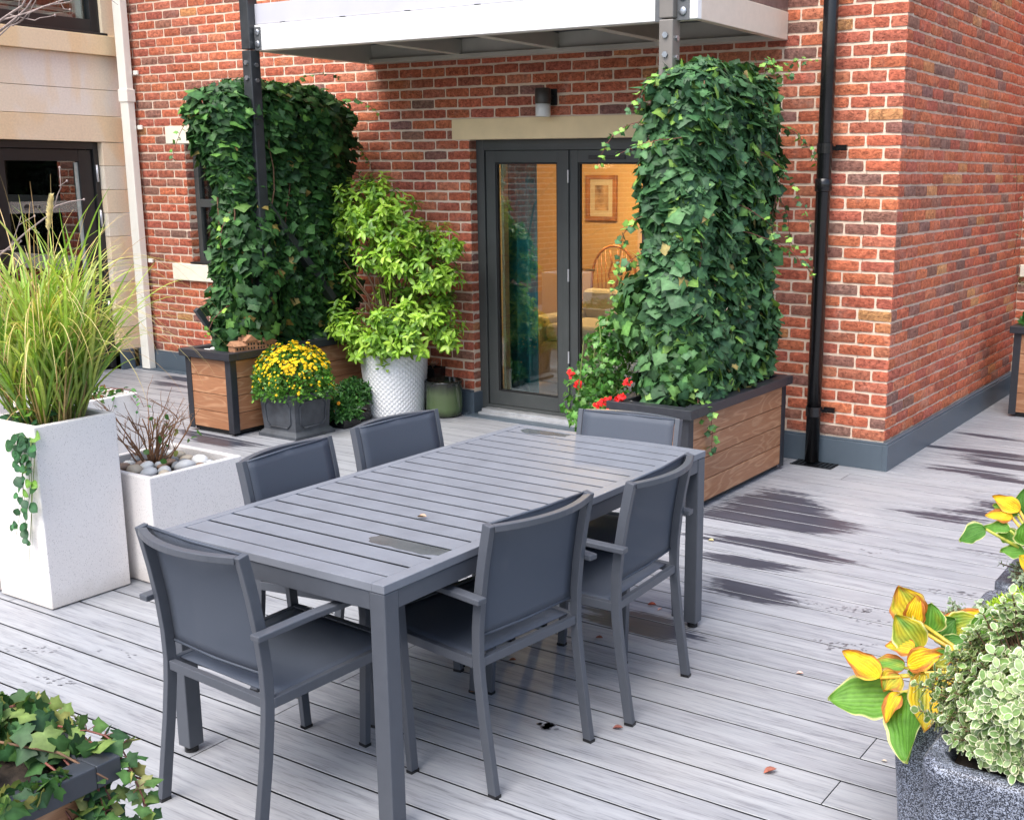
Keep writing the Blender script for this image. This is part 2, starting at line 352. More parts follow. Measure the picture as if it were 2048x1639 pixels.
# ================================================================== DECK
PITCHB = 0.1628; Y0B = -3.295
WETP = [  # outlines of the damp areas, surveyed on the deck
 [(1400,1022),(1440,1005),(1560,985),(1625,1002),(1655,1030),(1690,1062),(1600,1060),(1500,1052),(1400,1035)],
 [(1400,1060),(1460,1070),(1560,1085),(1640,1108),(1720,1132),(1640,1125),(1500,1095),(1400,1080)],
 [(1400,1103),(1540,1122),(1575,1137),(1430,1128),(1400,1120)],
 [(1395,1148),(1495,1166),(1530,1190),(1585,1212),(1450,1192),(1395,1190)],
 [(1560,975),(1640,993),(1560,990)],[(1560,996),(1665,1018),(1560,1010)],
 [(1862,890),(2060,911),(2060,923),(1917,909)],[(1846,898),(1913,910),(2060,933),(2060,943),(1941,927)],
 [(1800,925),(1857,935),(1917,934),(1989,943),(2060,952),(2060,957),(1965,947),(1870,940)],
 [(1875,946),(1941,949),(1989,952),(2060,961),(2060,972),(1977,961)],
 [(1910,988),(1979,998),(2020,1023),(1917,1004)],[(1835,1009),(1893,1014),(1917,1011),(1989,1021),(1977,1040),(1941,1032),(1870,1022)],
 [(1812,1021),(1870,1027),(1977,1038),(1965,1052),(1917,1050),(1857,1038)],
 [(1935,865),(2060,882),(2060,886),(1950,871)],[(1840,1087),(1960,1098),(2000,1106),(1900,1100)],
 [(357,855),(391,861),(470,877),(516,886),(508,893),(464,893),(406,887),(370,877)],
 [(311,750),(340,749),(378,755),(378,762),(318,756)],[(318,761),(378,772),(378,777),(318,773)],[(313,776),(378,784),(378,788),(316,781)],
 [(1155,1202),(1259,1211),(1331,1242),(1345,1272),(1232,1256),(1160,1234)],
]
WETW = [[(px(u, v, 2, 0).x, px(u, v, 2, 0).y) for u, v in P] for P in WETP]
WETW.append([(-4.6,-1.75),(-4.15,-1.7),(-4.1,-1.62),(-4.6,-1.62)])
def inside(X, Y, P):
    r = np.zeros(X.shape, bool); n = len(P)
    for i in range(n):
        x0, y0 = P[i]; x1, y1 = P[(i+1) % n]
        c = ((y0 > Y) != (y1 > Y)) & (X < (x1-x0)*(Y-y0)/((y1-y0) or 1e-9)+x0); r ^= c
    return r
def build_deck():
    V = []; Fq = []; C = []; base = 0
    k0 = int((-9.0-Y0B)/PITCHB); k1 = int((3.6-Y0B)/PITCHB)
    for k in range(k0, k1):
        ya = Y0B+k*PITCHB+.0032; yb = Y0B+(k+1)*PITCHB-.0032; ym = (ya+yb)/2
        joints = [-.62+3.6*j for j in range(-3, 3)] if k % 2 == 1 else [-2.42+3.6*j for j in range(-3, 3)]
        if abs(ym+.27) < .1: joints = [-.14+3.6*j for j in range(-3, 3)]
        xs = [-8.2]+[j for j in joints if -8.1 < j < 4.6]+[4.8]
        for xa, xb in zip(xs[:-1], xs[1:]):
            xa += .002; xb -= .002; rnd = random.random(); sh = random.uniform(-.16, .12)
            fine = any(P[0][0] < 9 and min(q[1] for q in P)-.05 < yb and max(q[1] for q in P)+.05 > ya and min(q[0] for q in P) < xb and max(q[0] for q in P) > xa for P in WETW)
            gx = np.arange(xa, xb, .02) if fine else np.array([xa, xb]); 
            if fine: gx = np.append(gx, xb)
            gy = np.linspace(ya+.002, yb-.002, 9 if fine else 2)
            X, Y = np.meshgrid(gx, gy); wet = np.zeros(X.shape)
            if fine:
                for P in WETW:
                    for dx in (-.20, -.14, -.08, -.03, .03, .08, .14, .20): wet += inside(X+dx+sh, ym+(Y-ym)*.75, P)*.125
                wet = np.clip(wet, 0, 1)
            ny, nx = X.shape
            top = np.stack([X.ravel(), Y.ravel(), np.zeros(X.size)], -1)
            f0 = []
            idx = np.arange(nx*ny).reshape(ny, nx)
            q = np.stack([idx[:-1, :-1], idx[:-1, 1:], idx[1:, 1:], idx[1:, :-1]], -1).reshape(-1, 4)
            V.append(top); Fq.append(q+base); C.append(np.stack([np.full(X.size, rnd), wet.ravel(), np.zeros(X.size)], -1)); base += X.size
            # bevelled edges and sides
            o = [(xa, ya+.002, 0), (xb, ya+.002, 0), (xb, ya+.0006, -.0016), (xa, ya+.0006, -.0016), (xb, ya+.02, -.0045), (xa, ya+.02, -.0045),
                 (xa, yb-.002, 0), (xb, yb-.002, 0), (xb, yb, -.0022), (xa, yb, -.0022), (xb, yb-.02, -.0045), (xa, yb-.02, -.0045),
                 (xa, ya, -.002), (xa, yb, -.002), (xa, yb, -.022), (xa, ya, -.022), (xb, ya, -.002), (xb, yb, -.002), (xb, yb, -.022), (xb, ya, -.022)]
            V.append(np.array(o)); Fq.append(np.array([(3, 2, 1, 0), (5, 4, 2, 3), (6, 7, 8, 9), (9, 8, 10, 11), (12, 13, 14, 15), (19, 18, 17, 16)])+base)
            C.append(np.tile([rnd, 0, 0], (len(o), 1))); base += len(o)
    me = fast_mesh('deck', np.concatenate(V), np.concatenate(Fq), np.concatenate(C))
    tag(link('deck', me, 'deck'), 'grey composite deck boards with damp patches', kind='structure')
    MB().box(-8.4, 5, -9.2, 3.9, -.06, -.03).build('ground', 'gasket')['kind'] = 'structure'
build_deck()
MB().add([(-60, -60, -.3), (60, -60, -.3), (60, 60, -.3), (-60, 60, -.3)], [(0, 1, 2, 3)]).build('terrain', simple('ground_grey', (.13, .13, .13), .9))['kind'] = 'structure'

# footprints: clusters of damp tread marks
def footprints():
    mb = MB()
    def dab(x, y, a, b, t):
        n = 7; vs = [(x, y, .0012)]
        for k in range(n):
            q = 2*math.pi*k/n; r = random.uniform(.8, 1.15); ex, ey = a*math.cos(q)*r, b*math.sin(q)*r
            vs.append((x+ex*math.cos(t)-ey*math.sin(t), y+ex*math.sin(t)+ey*math.cos(t), .0012))
        mb.add(vs, [(0, 1+k, 1+(k+1) % n) for k in range(n)])
    for (u, v, ang, n, s) in ((1697,1218,.5,26,1),(1745,1220,.3,20,.8),(1735,1243,.2,14,.9),(1664,1286,.4,12,.8),(1706,1294,.5,24,1),(1760,1102,.6,12,1),(1905,1186,.2,26,1.1),(1990,1112,.2,14,.9),(1620,1205,.3,12,.8),(1985,985,.3,10,1),(62,1298,.4,20,1),(100,1362,.5,20,1),(235,1305,.1,8,.8),(1175,1560,.1,0,1)):
        c = px(u, v, 2, 0)
        for i in range(n):
            a = random.uniform(-.10, .10)*s; bb = random.choice((-.028, -.012, .005, .02, .032))*s
            y = c.y+a*math.sin(ang)+bb*math.cos(ang); kk = (y-Y0B)/PITCHB; 
            if abs(kk-round(kk)) < .06: continue
            dab(c.x+a*math.cos(ang)-bb*math.sin(ang), y, random.uniform(.004, .010)*s, random.uniform(.0025, .005)*s, ang+random.uniform(-.2, .6))
    c = px(1092, 1452, 2, 0)
    for i in range(26): dab(c.x+random.gauss(0, .014), c.y+random.gauss(0, .011), random.uniform(.008, .016), random.uniform(.006, .01), random.random()*3)
    tag(mb.build('wet_footprint', 'wet'), 'damp shoe prints scattered over the dry grey boards', 'wet marks', kind='stuff')
footprints()

# ================================================================== BRICK BUILDING
BRED = [(.53, .152, .080), (.49, .142, .080), (.57, .175, .088), (.46, .140, .088), (.54, .19, .11)]
def brick_colour(orange=.08, dark=.2):
    r = random.random()
    if r < dark: c = random.choice([(.31, .15, .11), (.35, .15, .105), (.27, .145, .115), (.42, .145, .09)])
    elif r < dark+orange: c = random.choice([(.56, .27, .12), (.54, .23, .10)])
    else: c = random.choice(BRED)
    f = random.uniform(.86, 1.12); return (c[0]*f, c[1]*f*random.uniform(.94, 1.08), c[2]*f)
ZC = lambda c: .18+(35-c)*.075
class BrickWall:
    def __init__(s, org, u, n, holes=()):
        s.o = Vector(org); s.u = Vector(u); s.n = Vector(n); s.holes = holes; s.V = []; s.F = []; s.C = []
    def brick(s, ua, ub, za, zb):
        for (ha, hb, hz0, hz1) in s.holes:
            if za+.03 < hz1 and zb-.03 > hz0:
                if ua >= ha-.004 and ub <= hb+.004: return
                if ua < ha < ub: 
                    if ub > hb: s.brick(hb, ub, za, zb)
                    ub = ha-.001
                elif ua < hb < ub: ua = hb+.001
        if ub-ua < .018: return
        nx, nz = (6, 3) if ub-ua > .13 else (4, 3); col = brick_colour(s.orange, s.dark); base = len(s.V)
        tz = random.uniform(-.0018, .0018); tilt = random.uniform(-.0012, .0012); dep = random.uniform(-.0012, .0016)
        for j in range(nz+1):
            for i in range(nx+1):
                a = i/nx; c = j/nz; e = (i in (0, nx)) or (j in (0, nz)); cor = (i in (0, nx)) and (j in (0, nz))
                uu = ua+(ub-ua)*a; zz = za+(zb-za)*c+tz+tilt*(a-.5)*2
                if e:
                    uu += (random.uniform(0, .0022) if i == 0 else -random.uniform(0, .0022) if i == nx else 0)
                    zz += (random.uniform(0, .0032) if j == 0 else -random.uniform(0, .0032) if j == nz else 0)
                if cor: uu += .0022*(1 if i == 0 else -1); zz += .002*(1 if j == 0 else -1)
                d = dep+(.0 if e else .0022+random.uniform(-.0008, .0012)); p = s.o+s.u*uu+s.n*d; s.V.append((p.x, p.y, zz)); s.C.append(col)
        g = lambda i, j: base+j*(nx+1)+i
        flip = s.u.cross(Vector((0, 0, 1))).dot(s.n) < 0
        def q(*f): s.F.append(f[::-1] if flip else f)
        for j in range(nz):
            for i in range(nx): q(g(i, j), g(i+1, j), g(i+1, j+1), g(i, j+1))
        ring = [g(i, 0) for i in range(nx)]+[g(nx, j) for j in range(nz)]+[g(i, nz) for i in range(nx, 0, -1)]+[g(0, j) for j in range(nz, 0, -1)]
        b2 = len(s.V)
        for r in ring: x, y, z = s.V[r]; s.V.append((x-s.n.x*.012, y-s.n.y*.012, z)); s.C.append(col)
        for k in range(len(ring)): q(ring[k], b2+k, b2+(k+1) % len(ring), ring[(k+1) % len(ring)])
    def fill(s, u0, u1, z0, z1, start=0, sign=1, orange=.08, dark=.2):
        """courses from z0 to z1; bond counted from u=start, in direction sign"""
        s.orange = orange; s.dark = dark; r0 = int(round((z0-.18)/.075)); r1 = int(round((z1-.18)/.075))
        for r in range(r0, r1):
            za = .18+r*.075+.0055; zb = za+.0635; full = (r % 2 == 0) if sign < 0 else (r % 2 == 1)
            edges = [0, .1025 if not full else .215]; 
            while edges[-1] < abs(u1-u0)+.3: edges.append(edges[-1]+.225)
            for a, bb in zip(edges[:-1], edges[1:]):
                a2 = a+(.0115 if a > 0 else 0); jl = random.uniform(-.002, .002)
                A, B = (start+sign*a2+jl, start+sign*bb+jl)
                if A > B: A, B = B, A
                A = max(A, u0); B = min(B, u1)
                if B-A > .018: s.brick(A, B, za, zb)
        return s
    def build(s, name, parent): return link(name, fast_mesh(name, s.V, s.F, s.C), 'brick', parent)
bld = empty('brick_building', (0, 0, 0), 0, 'red brick building with a black-framed patio door and a stone lintel', 'building')
DX0, DX1 = -3.27, -1.66; WX0, WX1 = -6.47, -5.25
ZT = 4.305
hol = [(DX0, DX1, -.1, ZC(10)), (DX0-.16, DX1+.16, ZC(10), ZC(8)), (WX0, WX1, 1.005, ZC(10)), (WX0-.24, WX1+.24, ZC(10), ZC(8)), (WX0-.24, WX1+.24, .855, 1.005)]
w1 = BrickWall((0, 0, 0), (1, 0, 0), (0, -1, 0), hol)
w1.fill(-7.3, 0, .18, ZT, 0, -1, .035, .20); front = w1.build('front_wall', bld)
w2 = BrickWall((0, 0, 0), (0, 1, 0), (1, 0, 0)); w2.fill(0, 3.24, .18, ZT, 0, 1, .05, .17); w2.build('side_wall', bld)
w3 = BrickWall((0, 3.24, 0), (1, 0, 0), (0, -1, 0)); w3.fill(0, 2.6, .18, ZT, 0, 1, .05, .25); w3.build('return_wall', bld)
# reveals (jamb bricks) of the door and window
for nm, xx, nn, z0, z1 in (('door_reveal', DX0, 1, .18, ZC(10)), ('window_reveal', WX0, 1, 1.005, ZC(10))):
    wj = BrickWall((xx, 0, 0), (0, 1, 0), (nn, 0, 0)); wj.fill(0, .11, z0, z1, 0, 1, .05, .3); wj.build(nm, bld)
# mortar bed behind the bricks (with openings)
def mortar(name, parent, o, u, n, u0, u1, z0, z1, holes, th=.26):
    """slab 4 mm behind the brick face, with rectangular openings"""
    mb = MB(); o = Vector(o); u = Vector(u); n = Vector(n)
    us = sorted({u0, u1} | {h[0] for h in holes} | {h[1] for h in holes}); zs = sorted({z0, z1} | {h[2] for h in holes} | {h[3] for h in holes})
    us = [x for x in us if u0 <= x <= u1]; zs = [x for x in zs if z0 <= x <= z1]
    for a, b2 in zip(us[:-1], us[1:]):
        for c, d in zip(zs[:-1], zs[1:]):
            mu, mz = (a+b2)/2, (c+d)/2
            if any(h[0] < mu < h[1] and h[2] < mz < h[3] for h in holes): continue
            p = o+u*a-n*.004; q = o+u*b2-n*(.004+th)
            mb.box(p.x, q.x, p.y, q.y, c, d)
    return mb.build(name, 'mortar', parent)
mortar('mortar_bed', bld, (0, 0, 0), (1, 0, 0), (0, -1, 0), -7.3, -.2045, -.02, 5.2, [(DX0, DX1, -.02, ZC(10)), (WX0, WX1, 1.005, ZC(10))], .22)
mortar('mortar_bed', bld, (-.004, 0, 0), (0, 1, 0), (1, 0, 0), .004, 3.3, -.02, 5.2, [], .2)
mortar('mortar_bed', bld, (0, 3.24, 0), (1, 0, 0), (0, -1, 0), -.004, 2.7, -.02, 5.2, [], .3)
MB().box(DX0-.16, DX1+.16, -.004, .2, ZC(10)+.001, ZC(8)-.001).build('lintel', 'lintel', bld, bev=.003)
MB().box(WX0-.24, WX1+.24, -.004, .2, ZC(10)+.001, ZC(8)-.001).build('lintel', 'sill', bld, bev=.003)
MB().box(WX0-.24, WX1+.24, -.035, .2, .858, 1.003).build('window_sill', 'sill', bld, bev=.004)
MB().box(.02, 1.3, 3.19, 3.236, .99, 1.09).build('window_sill', 'sill', bld, bev=.004)
# grey flashing skirting with a folded top
def skirt(mb, x0, y0, x1, y1, nx, ny):
    for (d, za, zb) in ((.034, -.005, .165), (.026, .165, .178)):
        mb.box(min(x0, x1)+min(0, nx*d), max(x0, x1)+max(0, nx*d), min(y0, y1)+min(0, ny*d), max(y0, y1)+max(0, ny*d), za, zb)
mb = MB(); skirt(mb, -7.3, -.0, DX0, .0, 0, -1); skirt(mb, DX1, 0, .0, 0, 0, -1)
mb.box(-.001, .034, -.034, 3.24, -.005, .165).box(-.001, .026, -.026, 3.24, .165, .178)
mb.box(0, 2.6, 3.206, 3.24, -.005, .165)
mb.box(DX0-.001, DX0+.02, -.034, .11, -.005, .165); mb.box(-7.3, DX0, -.10, -.034, -.004, .012); mb.box(DX0, DX1, -.14, .05, -.006, .006)
mb.build('flashing', 'flash', bld, bev=.003)
# upper storey mass and roof (out of the photo, shades and reflects)
MB().box(-7.3, -.01, .2, .3, ZT, 5.2).build('parapet', 'mortar', bld)

# ---- door
FY = .075
def door():
    fr = MB(); z1 = ZC(10)-.001; z0 = .03
    fr.box(DX0+.002, DX0+.075, FY, FY+.07, z0, z1).box(DX1-.075, DX1-.002, FY, FY+.07, z0, z1).box(DX0+.075, DX1-.075, FY, FY+.07, z1-.075, z1).box(DX0+.075, DX1-.075, FY, FY+.07, z0, z0+.04)
    d = fr.build('patio_door', 'frame', bld, bev=.003)
    mid = -2.456; zt = z1-.077; zb = z0+.042; lw = .085
    for (a, b2) in ((DX0+.082, mid-.004), (mid+.004, DX1-.082)):
        lf = MB(); y0, y1 = FY+.012, FY+.062
        lf.box(a, a+lw, y0, y1, zb, zt).box(b2-lw, b2, y0, y1, zb, zt).box(a+lw, b2-lw, y0, y1, zt-lw, zt).box(a+lw, b2-lw, y0, y1, zb, zb+lw+.02)
        lf.build('door_leaf', 'frame', d, bev=.003)
        g = MB(); t = .012; A, B, C, D = a+lw, b2-lw, zb+lw+.02, zt-lw
        g.box(A, A+t, y0+.01, y1-.01, C, D).box(B-t, B, y0+.01, y1-.01, C, D).box(A+t, B-t, y0+.01, y1-.01, D-t, D).box(A+t, B-t, y0+.01, y1-.01, C, C+t)
        g.build('gasket', 'gasket', d)
        MB().box(A+t, B-t, y0+.022, y0+.026, C+t, D-t).build('glass_pane', 'glass', d)
        # cream liner seen through the glass at the hinge side
        if a < -3: MB().box(a+lw+.012, a+lw+.035, y1+.004, y1+.06, C, D).build('door_liner', 'cream_wall', d)
    MB().box(-2.27, -1.97, FY+.002, FY+.012, zt-.062, zt-.038).build('trickle_vent', 'frame_dark', d, bev=.002)
    MB().box(DX0+.07, DX1-.07, FY+.066, FY+.074, z0, zb+.02).build('rebate', 'frame_dark', d)
    MB().box(DX0+.07, DX1-.07, FY+.0625, FY+.074, zt-.03, z1).build('rebate', 'frame_dark', d)
    MB().box(mid-.03, mid+.02, FY-.004, FY+.012, zb, zt).build('meeting_stile', 'frame', d, bev=.003)
    h = MB(); h.box(mid+.028, mid+.045, FY+.075, FY+.085, 1.0, 1.22); h.tube([(mid+.036, FY+.085, 1.13), (mid+.036, FY+.14, 1.13), (mid+.15, FY+.14, 1.13)], .009, 8); h.build('door_handle', 'gold', d)
    for z in (.45, 1.05, 1.75): MB().box(mid+.012, mid+.022, FY-.008, FY+.006, z, z+.09).build('door_hinge', 'alu', d, bev=.002)
    th = MB(); th.box(DX0+.06, DX1-.06, -.035, FY+.01, .002, .022); th.box(DX0+.07, DX1-.07, -.005, FY+.0, .022, .045); th.build('threshold', 'alu', d, bev=.003)
door()
# ---- left window
def win(x0, x1, z0, z1, parent):
    fr = MB(); y0, y1 = .08, .15
    fr.box(x0+.002, x0+.06, y0, y1, z0, z1).box(x1-.06, x1-.002, y0, y1, z0, z1).box(x0+.06, x1-.06, y0, y1, z1-.06, z1).box(x0+.06, x1-.06, y0, y1, z0, z0+.06).box(x0+.06, x1-.06, y0, y1, z0+.50, z0+.57)
    w = fr.build('window', 'frame', parent, bev=.003)
    MB().box(x0+.06, x1-.06, y0+.03, y0+.034, z0+.06, z1-.06).build('glass_pane', 'glass', w)
    MB().box(x0-.02, x1+.02, -.01, .08, z0-.0, z0+.018).build('window_board', 'frame_dark', w, bev=.002)
win(WX0, WX1, 1.006, ZC(10)-.004, bld)
MB().box(WX0-.1, WX1+.1, .42, .44, .9, 2.2).build('roller_blind', 'blind', bld)

# ---- room behind the door
rm = MB(); rm.box(-5.2, -.5, 3.1, 3.14, 0, 2.45); rm.build('room_wall', 'plaster')['kind'] = 'structure'
rm = MB(); rm.box(-5.24, -5.2, .25, 3.14, 0, 2.45).box(-.5, -.46, .25, 3.14, 0, 2.45).box(-5.2, -.5, .215, .25, 2.1, 2.45).box(-5.2, DX0-.02, .215, .25, 0, 2.1).box(DX1+.02, -.5, .215, .25, 0, 2.1); rm.build('room_side_wall', 'cream_wall')['kind'] = 'structure'
MB().box(-5.24, -.46, .215, 3.14, 2.45, 2.48).build('room_ceiling', 'cream_wall')['kind'] = 'structure'
MB().box(-5.24, -.46, .215, 3.14, .0, .03).build('room_floor', 'carpet')['kind'] = 'structure'
def wavy(name, x0, x1, y, z0, z1, mt, n=60, amp=.03, wl=.09):
    V = []; Fc = []
    for i in range(n+1):
        x = x0+(x1-x0)*i/n
        for z in (z0, z1): V.append((x, y+amp*math.sin(2*math.pi*x/wl)+.01*math.sin(31*x), z))
    for i in range(n): Fc.append((2*i, 2*i+2, 2*i+3, 2*i+1))
    o = link(name, fast_mesh(name, V, Fc), mt, None, True); sm = o.modifiers.new('s', 'SOLIDIFY'); sm.thickness = .004; return o
tag(wavy('curtain', -3.24, -2.93, .36, .06, 2.2, 'curtain'), 'dark teal floor-length curtain gathered behind the left door pane', 'curtain')
pf = MB(); a, b2 = px(1172, 350, 1, 3.06), px(1232, 442, 1, 3.06); x0, x1, z1, z0 = a.x, b2.x, a.z, b2.z
pf.box(x0, x1, 3.05, 3.09, z1-.04, z1).box(x0, x1, 3.05, 3.09, z0, z0+.04).box(x0, x0+.04, 3.05, 3.09, z0+.04, z1-.04).box(x1-.04, x1, 3.05, 3.09, z0+.04, z1-.04)
pic = tag(pf.build('picture_frame', 'inwood', None, bev=.004), 'brown framed picture hanging on the orange wall inside the room', 'picture')
MB().box(x0+.04, x1-.04, 3.075, 3.085, z0+.04, z1-.04).build('mount', 'cream_wall', pic); MB().box(x0+.10, x1-.10, 3.07, 3.0745, z0+.10, z1-.10).build('print', simple('faded_print', (.4, .25, .12), .8, var=.6, scale=9), pic)
def windsor():
    c = empty('windsor_chair', (-3.38, 2.2, .03), R(20), 'wooden spindle-back windsor chair with a hooped back in the orange room', 'chair')
    hoop = []
    for k in range(17):
        t = math.pi*k/16; hoop.append((.21*math.cos(t), .02, .78+.36*math.sin(t)**.8))
    hoop = [(.22, .0, .46)]+hoop+[(-.22, .0, .46)]
    MB().tube(hoop, .013, 8).build('hoop', 'inwood', c, True)
    for i, x in enumerate((-.16, -.12, -.08, .08, .12, .16)): MB().tube([(x*.8, 0, .46), (x, .015, .80+.33*math.sqrt(max(0, 1-(x/.21)**2)))], .005, 6).build('spindle', 'inwood', c, True)
    sp = MB()
    for sgn in (-1, 1): sp.tube([(sgn*.02, 0, .46), (sgn*.045, .005, .62), (sgn*.015, .01, .74), (sgn*.05, .015, .88), (sgn*.02, .02, .98), (sgn*.04, .02, 1.1)], .009, 6)
    sp.tube([(-.04, .01, .74), (.04, .01, .74)], .009, 6).tube([(-.04, .015, .9), (.04, .015, .9)], .009, 6); sp.build('splat', 'inwood', c, True)
    MB().lathe([(.19, 0), (.23, .012), (.23, .03), (.2, .04)], 24, 0, -.16, .43).build('seat', 'inwood', c, True)
    arm = [(.23*math.cos(t)*1.05, -.06-.2*math.cos(2*t)*0-.0+.08*math.sin(t), .66) for t in [math.pi*k/12 for k in range(13)]]
    MB().tube([(.25, -.3, .66)]+arm+[(-.25, -.3, .66)], .013, 6).build('arm_rail', 'inwood', c, True)
    for sx in (-1, 1):
        for sy in (-.30, -.02): MB().tube([(sx*.14, sy, .43), (sx*.2, sy+(.06 if sy > -.1 else -.06), 0)], [.017, .012], 6).build('leg', 'inwood', c, True)
windsor()
def sofa():
    s = empty('sofa', (-2.45, 1.35, .03), 0, 'cream upholstered sofa low behind the patio door glass', 'sofa')
    MB().box(-.9, .9, -.4, .4, .06, .42).build('base', 'sofa', s, bev=.05, seg=3); MB().box(-.9, .9, .25, .42, .40, .80).build('backrest', 'sofa', s, bev=.06, seg=3)
    for x in (-.45, .45): MB().box(x-.4, x+.4, -.38, .24, .42, .56).build('cushion', 'sofa', s, bev=.05, seg=3)
    MB().box(-.98, -.84, -.4, .4, .06, .62).build('armrest', 'sofa', s, bev=.04, seg=3)
sofa()
lp = tag(MB().lathe([(.06, .18), (.20, .0), (.19, .0), (.055, .175)], 24, -3.3, 1.9, 2.05).build('added_ceiling_lamp', 'cream_wall', None, True), 'added pendant lamp, out of view, for the warm glow in the orange room', 'lamp')  # unseen lamp with bulb and point light, added to light the room warm
mt, nt, out = new_mat('added_bulb'); nd = nt.nodes.new('ShaderNodeEmission'); nd.inputs[0].default_value = (1, .62, .3, 1); nd.inputs[1].default_value = 60; nt.links.new(nd.outputs[0], out.inputs[0]); M['added_bulb'] = mt
MB().ball((-3.3, 1.9, 2.1), .05, .05, .06, 12, 8).build('added_bulb', 'added_bulb', lp, True)
ld = bpy.data.lights.new('added_room_lamp', 'POINT'); ld.energy = 42; ld.color = (1, .66, .36); ld.shadow_soft_size = .12; lo = bpy.data.objects.new('added_room_lamp', ld); lo.location = (-3.3, 1.9, 1.98); COL.objects.link(lo); lo.parent = lp

# ================================================================== STONE BUILDING (left)
sb = empty('stone_building', (-7.3, 0, 0), 0, 'pale sandstone building with a dark glazed entrance door at the left', 'building')
SX = -7.3
def sblock(mb, y0, y1, z0, z1, c, d=0.0):
    f = random.uniform(.96, 1.04); mb.box(-.25, d, y0+.002, y1-.002, z0+.002, z1-.002, tuple(x*f for x in c))
BUFF = (.80, .65, .47); PINK = (.80, .73, .64); PALE = (.82, .73, .59)
st = MB()
sblock(st, -9, 0, 2.295, 2.523, PINK); sblock(st, -9, 0, 2.523, 2.82, PINK)
sblock(st, -9, 0, 2.07, 2.295, BUFF, .004)
for i in range(9): sblock(st, -.234+.0, 0, .18+.21*i, .18+.21*(i+1), (BUFF, PALE)[i % 2])
for i in range(9):
    sblock(st, -2.6, -1.29, .18+.21*i, .18+.21*(i+1), (PALE, BUFF)[i % 2])
sblock(st, -.13, 0, 2.99, 5.2, PALE); sblock(st, -2.6, -1.6, 2.99, 5.2, PALE); sblock(st, -9, 0, 4.4, 5.2, PALE)
for i in range(2): sblock(st, -.234, 0, 0, .18, PALE)
o = st.build('wall', 'stone', sb, bev=.003)
MB().box(-.3, -.251, -9, -.01, 0, 5.2).build('backing_wall', 'darkroom', sb)
MB().box(-.25, .05, -9, -.001, 2.82, 2.988, (.80, .66, .46)).build('window_sill', 'stone', sb, bev=.004)
mb = MB(); mb.box(0, .03, -.234, -.1, -.004, .185).box(0, .03, -9, -1.29, -.004, .185); mb.build('flashing', 'flash', sb)
bw = BrickWall((0, 0, 0), (0, 1, 0), (1, 0, 0)); bw.fill(-9, -2.6, .18, 2.07, -2.6, -1, .05, .22); bw.build('brick_panel', sb)
MB().box(-.25, -.004, -9, -2.602, .0, 2.068).build('mortar_bed', 'mortar', sb)
# glazed entrance door
dr = MB(); z1 = 2.066; ya, yb = -1.285, -.236
dr.box(-.16, -.06, ya, ya+.05, .02, z1).box(-.16, -.06, yb-.05, yb, .02, z1).box(-.16, -.06, ya+.05, yb-.05, z1-.06, z1)
D = dr.build('entrance_door', 'frame_dark', sb, bev=.003)
lf = MB(); a, b2, zt = ya+.055, yb-.055, z1-.065
lf.box(-.145, -.085, a, a+.12, .03, zt).box(-.145, -.085, b2-.13, b2, .03, zt).box(-.145, -.085, a+.12, b2-.13, zt-.10, zt).box(-.145, -.085, a+.12, b2-.13, .03, .30)
lf.build('door_leaf', 'frame_dark', D, bev=.003)
MB().box(-.118, -.112, a+.12, b2-.13, .30, zt-.10).build('glass_pane', 'glass_dark', D)
mt, nt, out = new_mat('etched_band'); b = NB(nt); pr = b.bsdf(None, (.42, .40, .35), .5); mx = b.n('ShaderNodeMixShader', {0: .62, 1: pr.outputs[0], 2: b.n('ShaderNodeBsdfTransparent')}); nt.links.new(mx.outputs[0], out.inputs[0]); M['etch'] = mt
MB().box(-.1095, -.1085, a+.12, b2-.13, 1.455, 1.555).build('etched_band', 'etch', D)
MB().box(-.108, -.102, b2-.165, b2-.131, .32, zt-.11).build('edge_strip', simple('pale_strip', (.42, .46, .42), .4), D)
for z in (.5, 1.32, 1.72): MB().tube([(-.052, yb-.03, z), (-.052, yb-.03, z+.15)], .011, 8).build('door_hinge', 'alu', D, True)
def text(s, y, z, size, parent, name='lettering'):
    c = bpy.data.curves.new(name, 'FONT'); c.body = s; c.size = size; c.extrude = .0006; c.align_x = 'LEFT'; c.space_character = 1.45; o = bpy.data.objects.new(name, c); COL.objects.link(o)
    o.rotation_euler = (R(90), 0, R(90)); o.location = (-.1075, y, z); bpy.context.view_layer.update(); me = bpy.data.meshes.new_from_object(o); bpy.data.objects.remove(o); me.materials.clear(); me.materials.append(M['gasket']); o2 = bpy.data.objects.new(name, me); COL.objects.link(o2); o2.rotation_euler = (R(90), 0, R(90)); o2.location = (-.1075, y, z); o2.parent = parent; return o2
# logo disc and the letters that show either side of the grass plume
text('MA', -.878, 1.490, .045, D); text('OU', -.752, 1.490, .045, D)
lg = MB(); n = 20; vs = [(-.107, -.935+.026*math.cos(2*math.pi*k/n), 1.505+.026*math.sin(2*math.pi*k/n)) for k in range(n)]; lg.add(vs, [tuple(range(n))]); lg.build('logo_disc', 'gasket', D)
lg = MB(); vs = [(-.1065, -.935+.022*math.cos(t), 1.505+.022*math.sin(t)) for t in [R(200+160*k/10) for k in range(11)]]; vs += [(-.1065, -.935+.024*math.cos(t), 1.498+.010*math.sin(t)) for t in [R(-10-160*k/8) for k in range(9)]][::1]; lg.add(vs, [tuple(range(len(vs)))]); lg.build('logo_wave', 'etch', D)
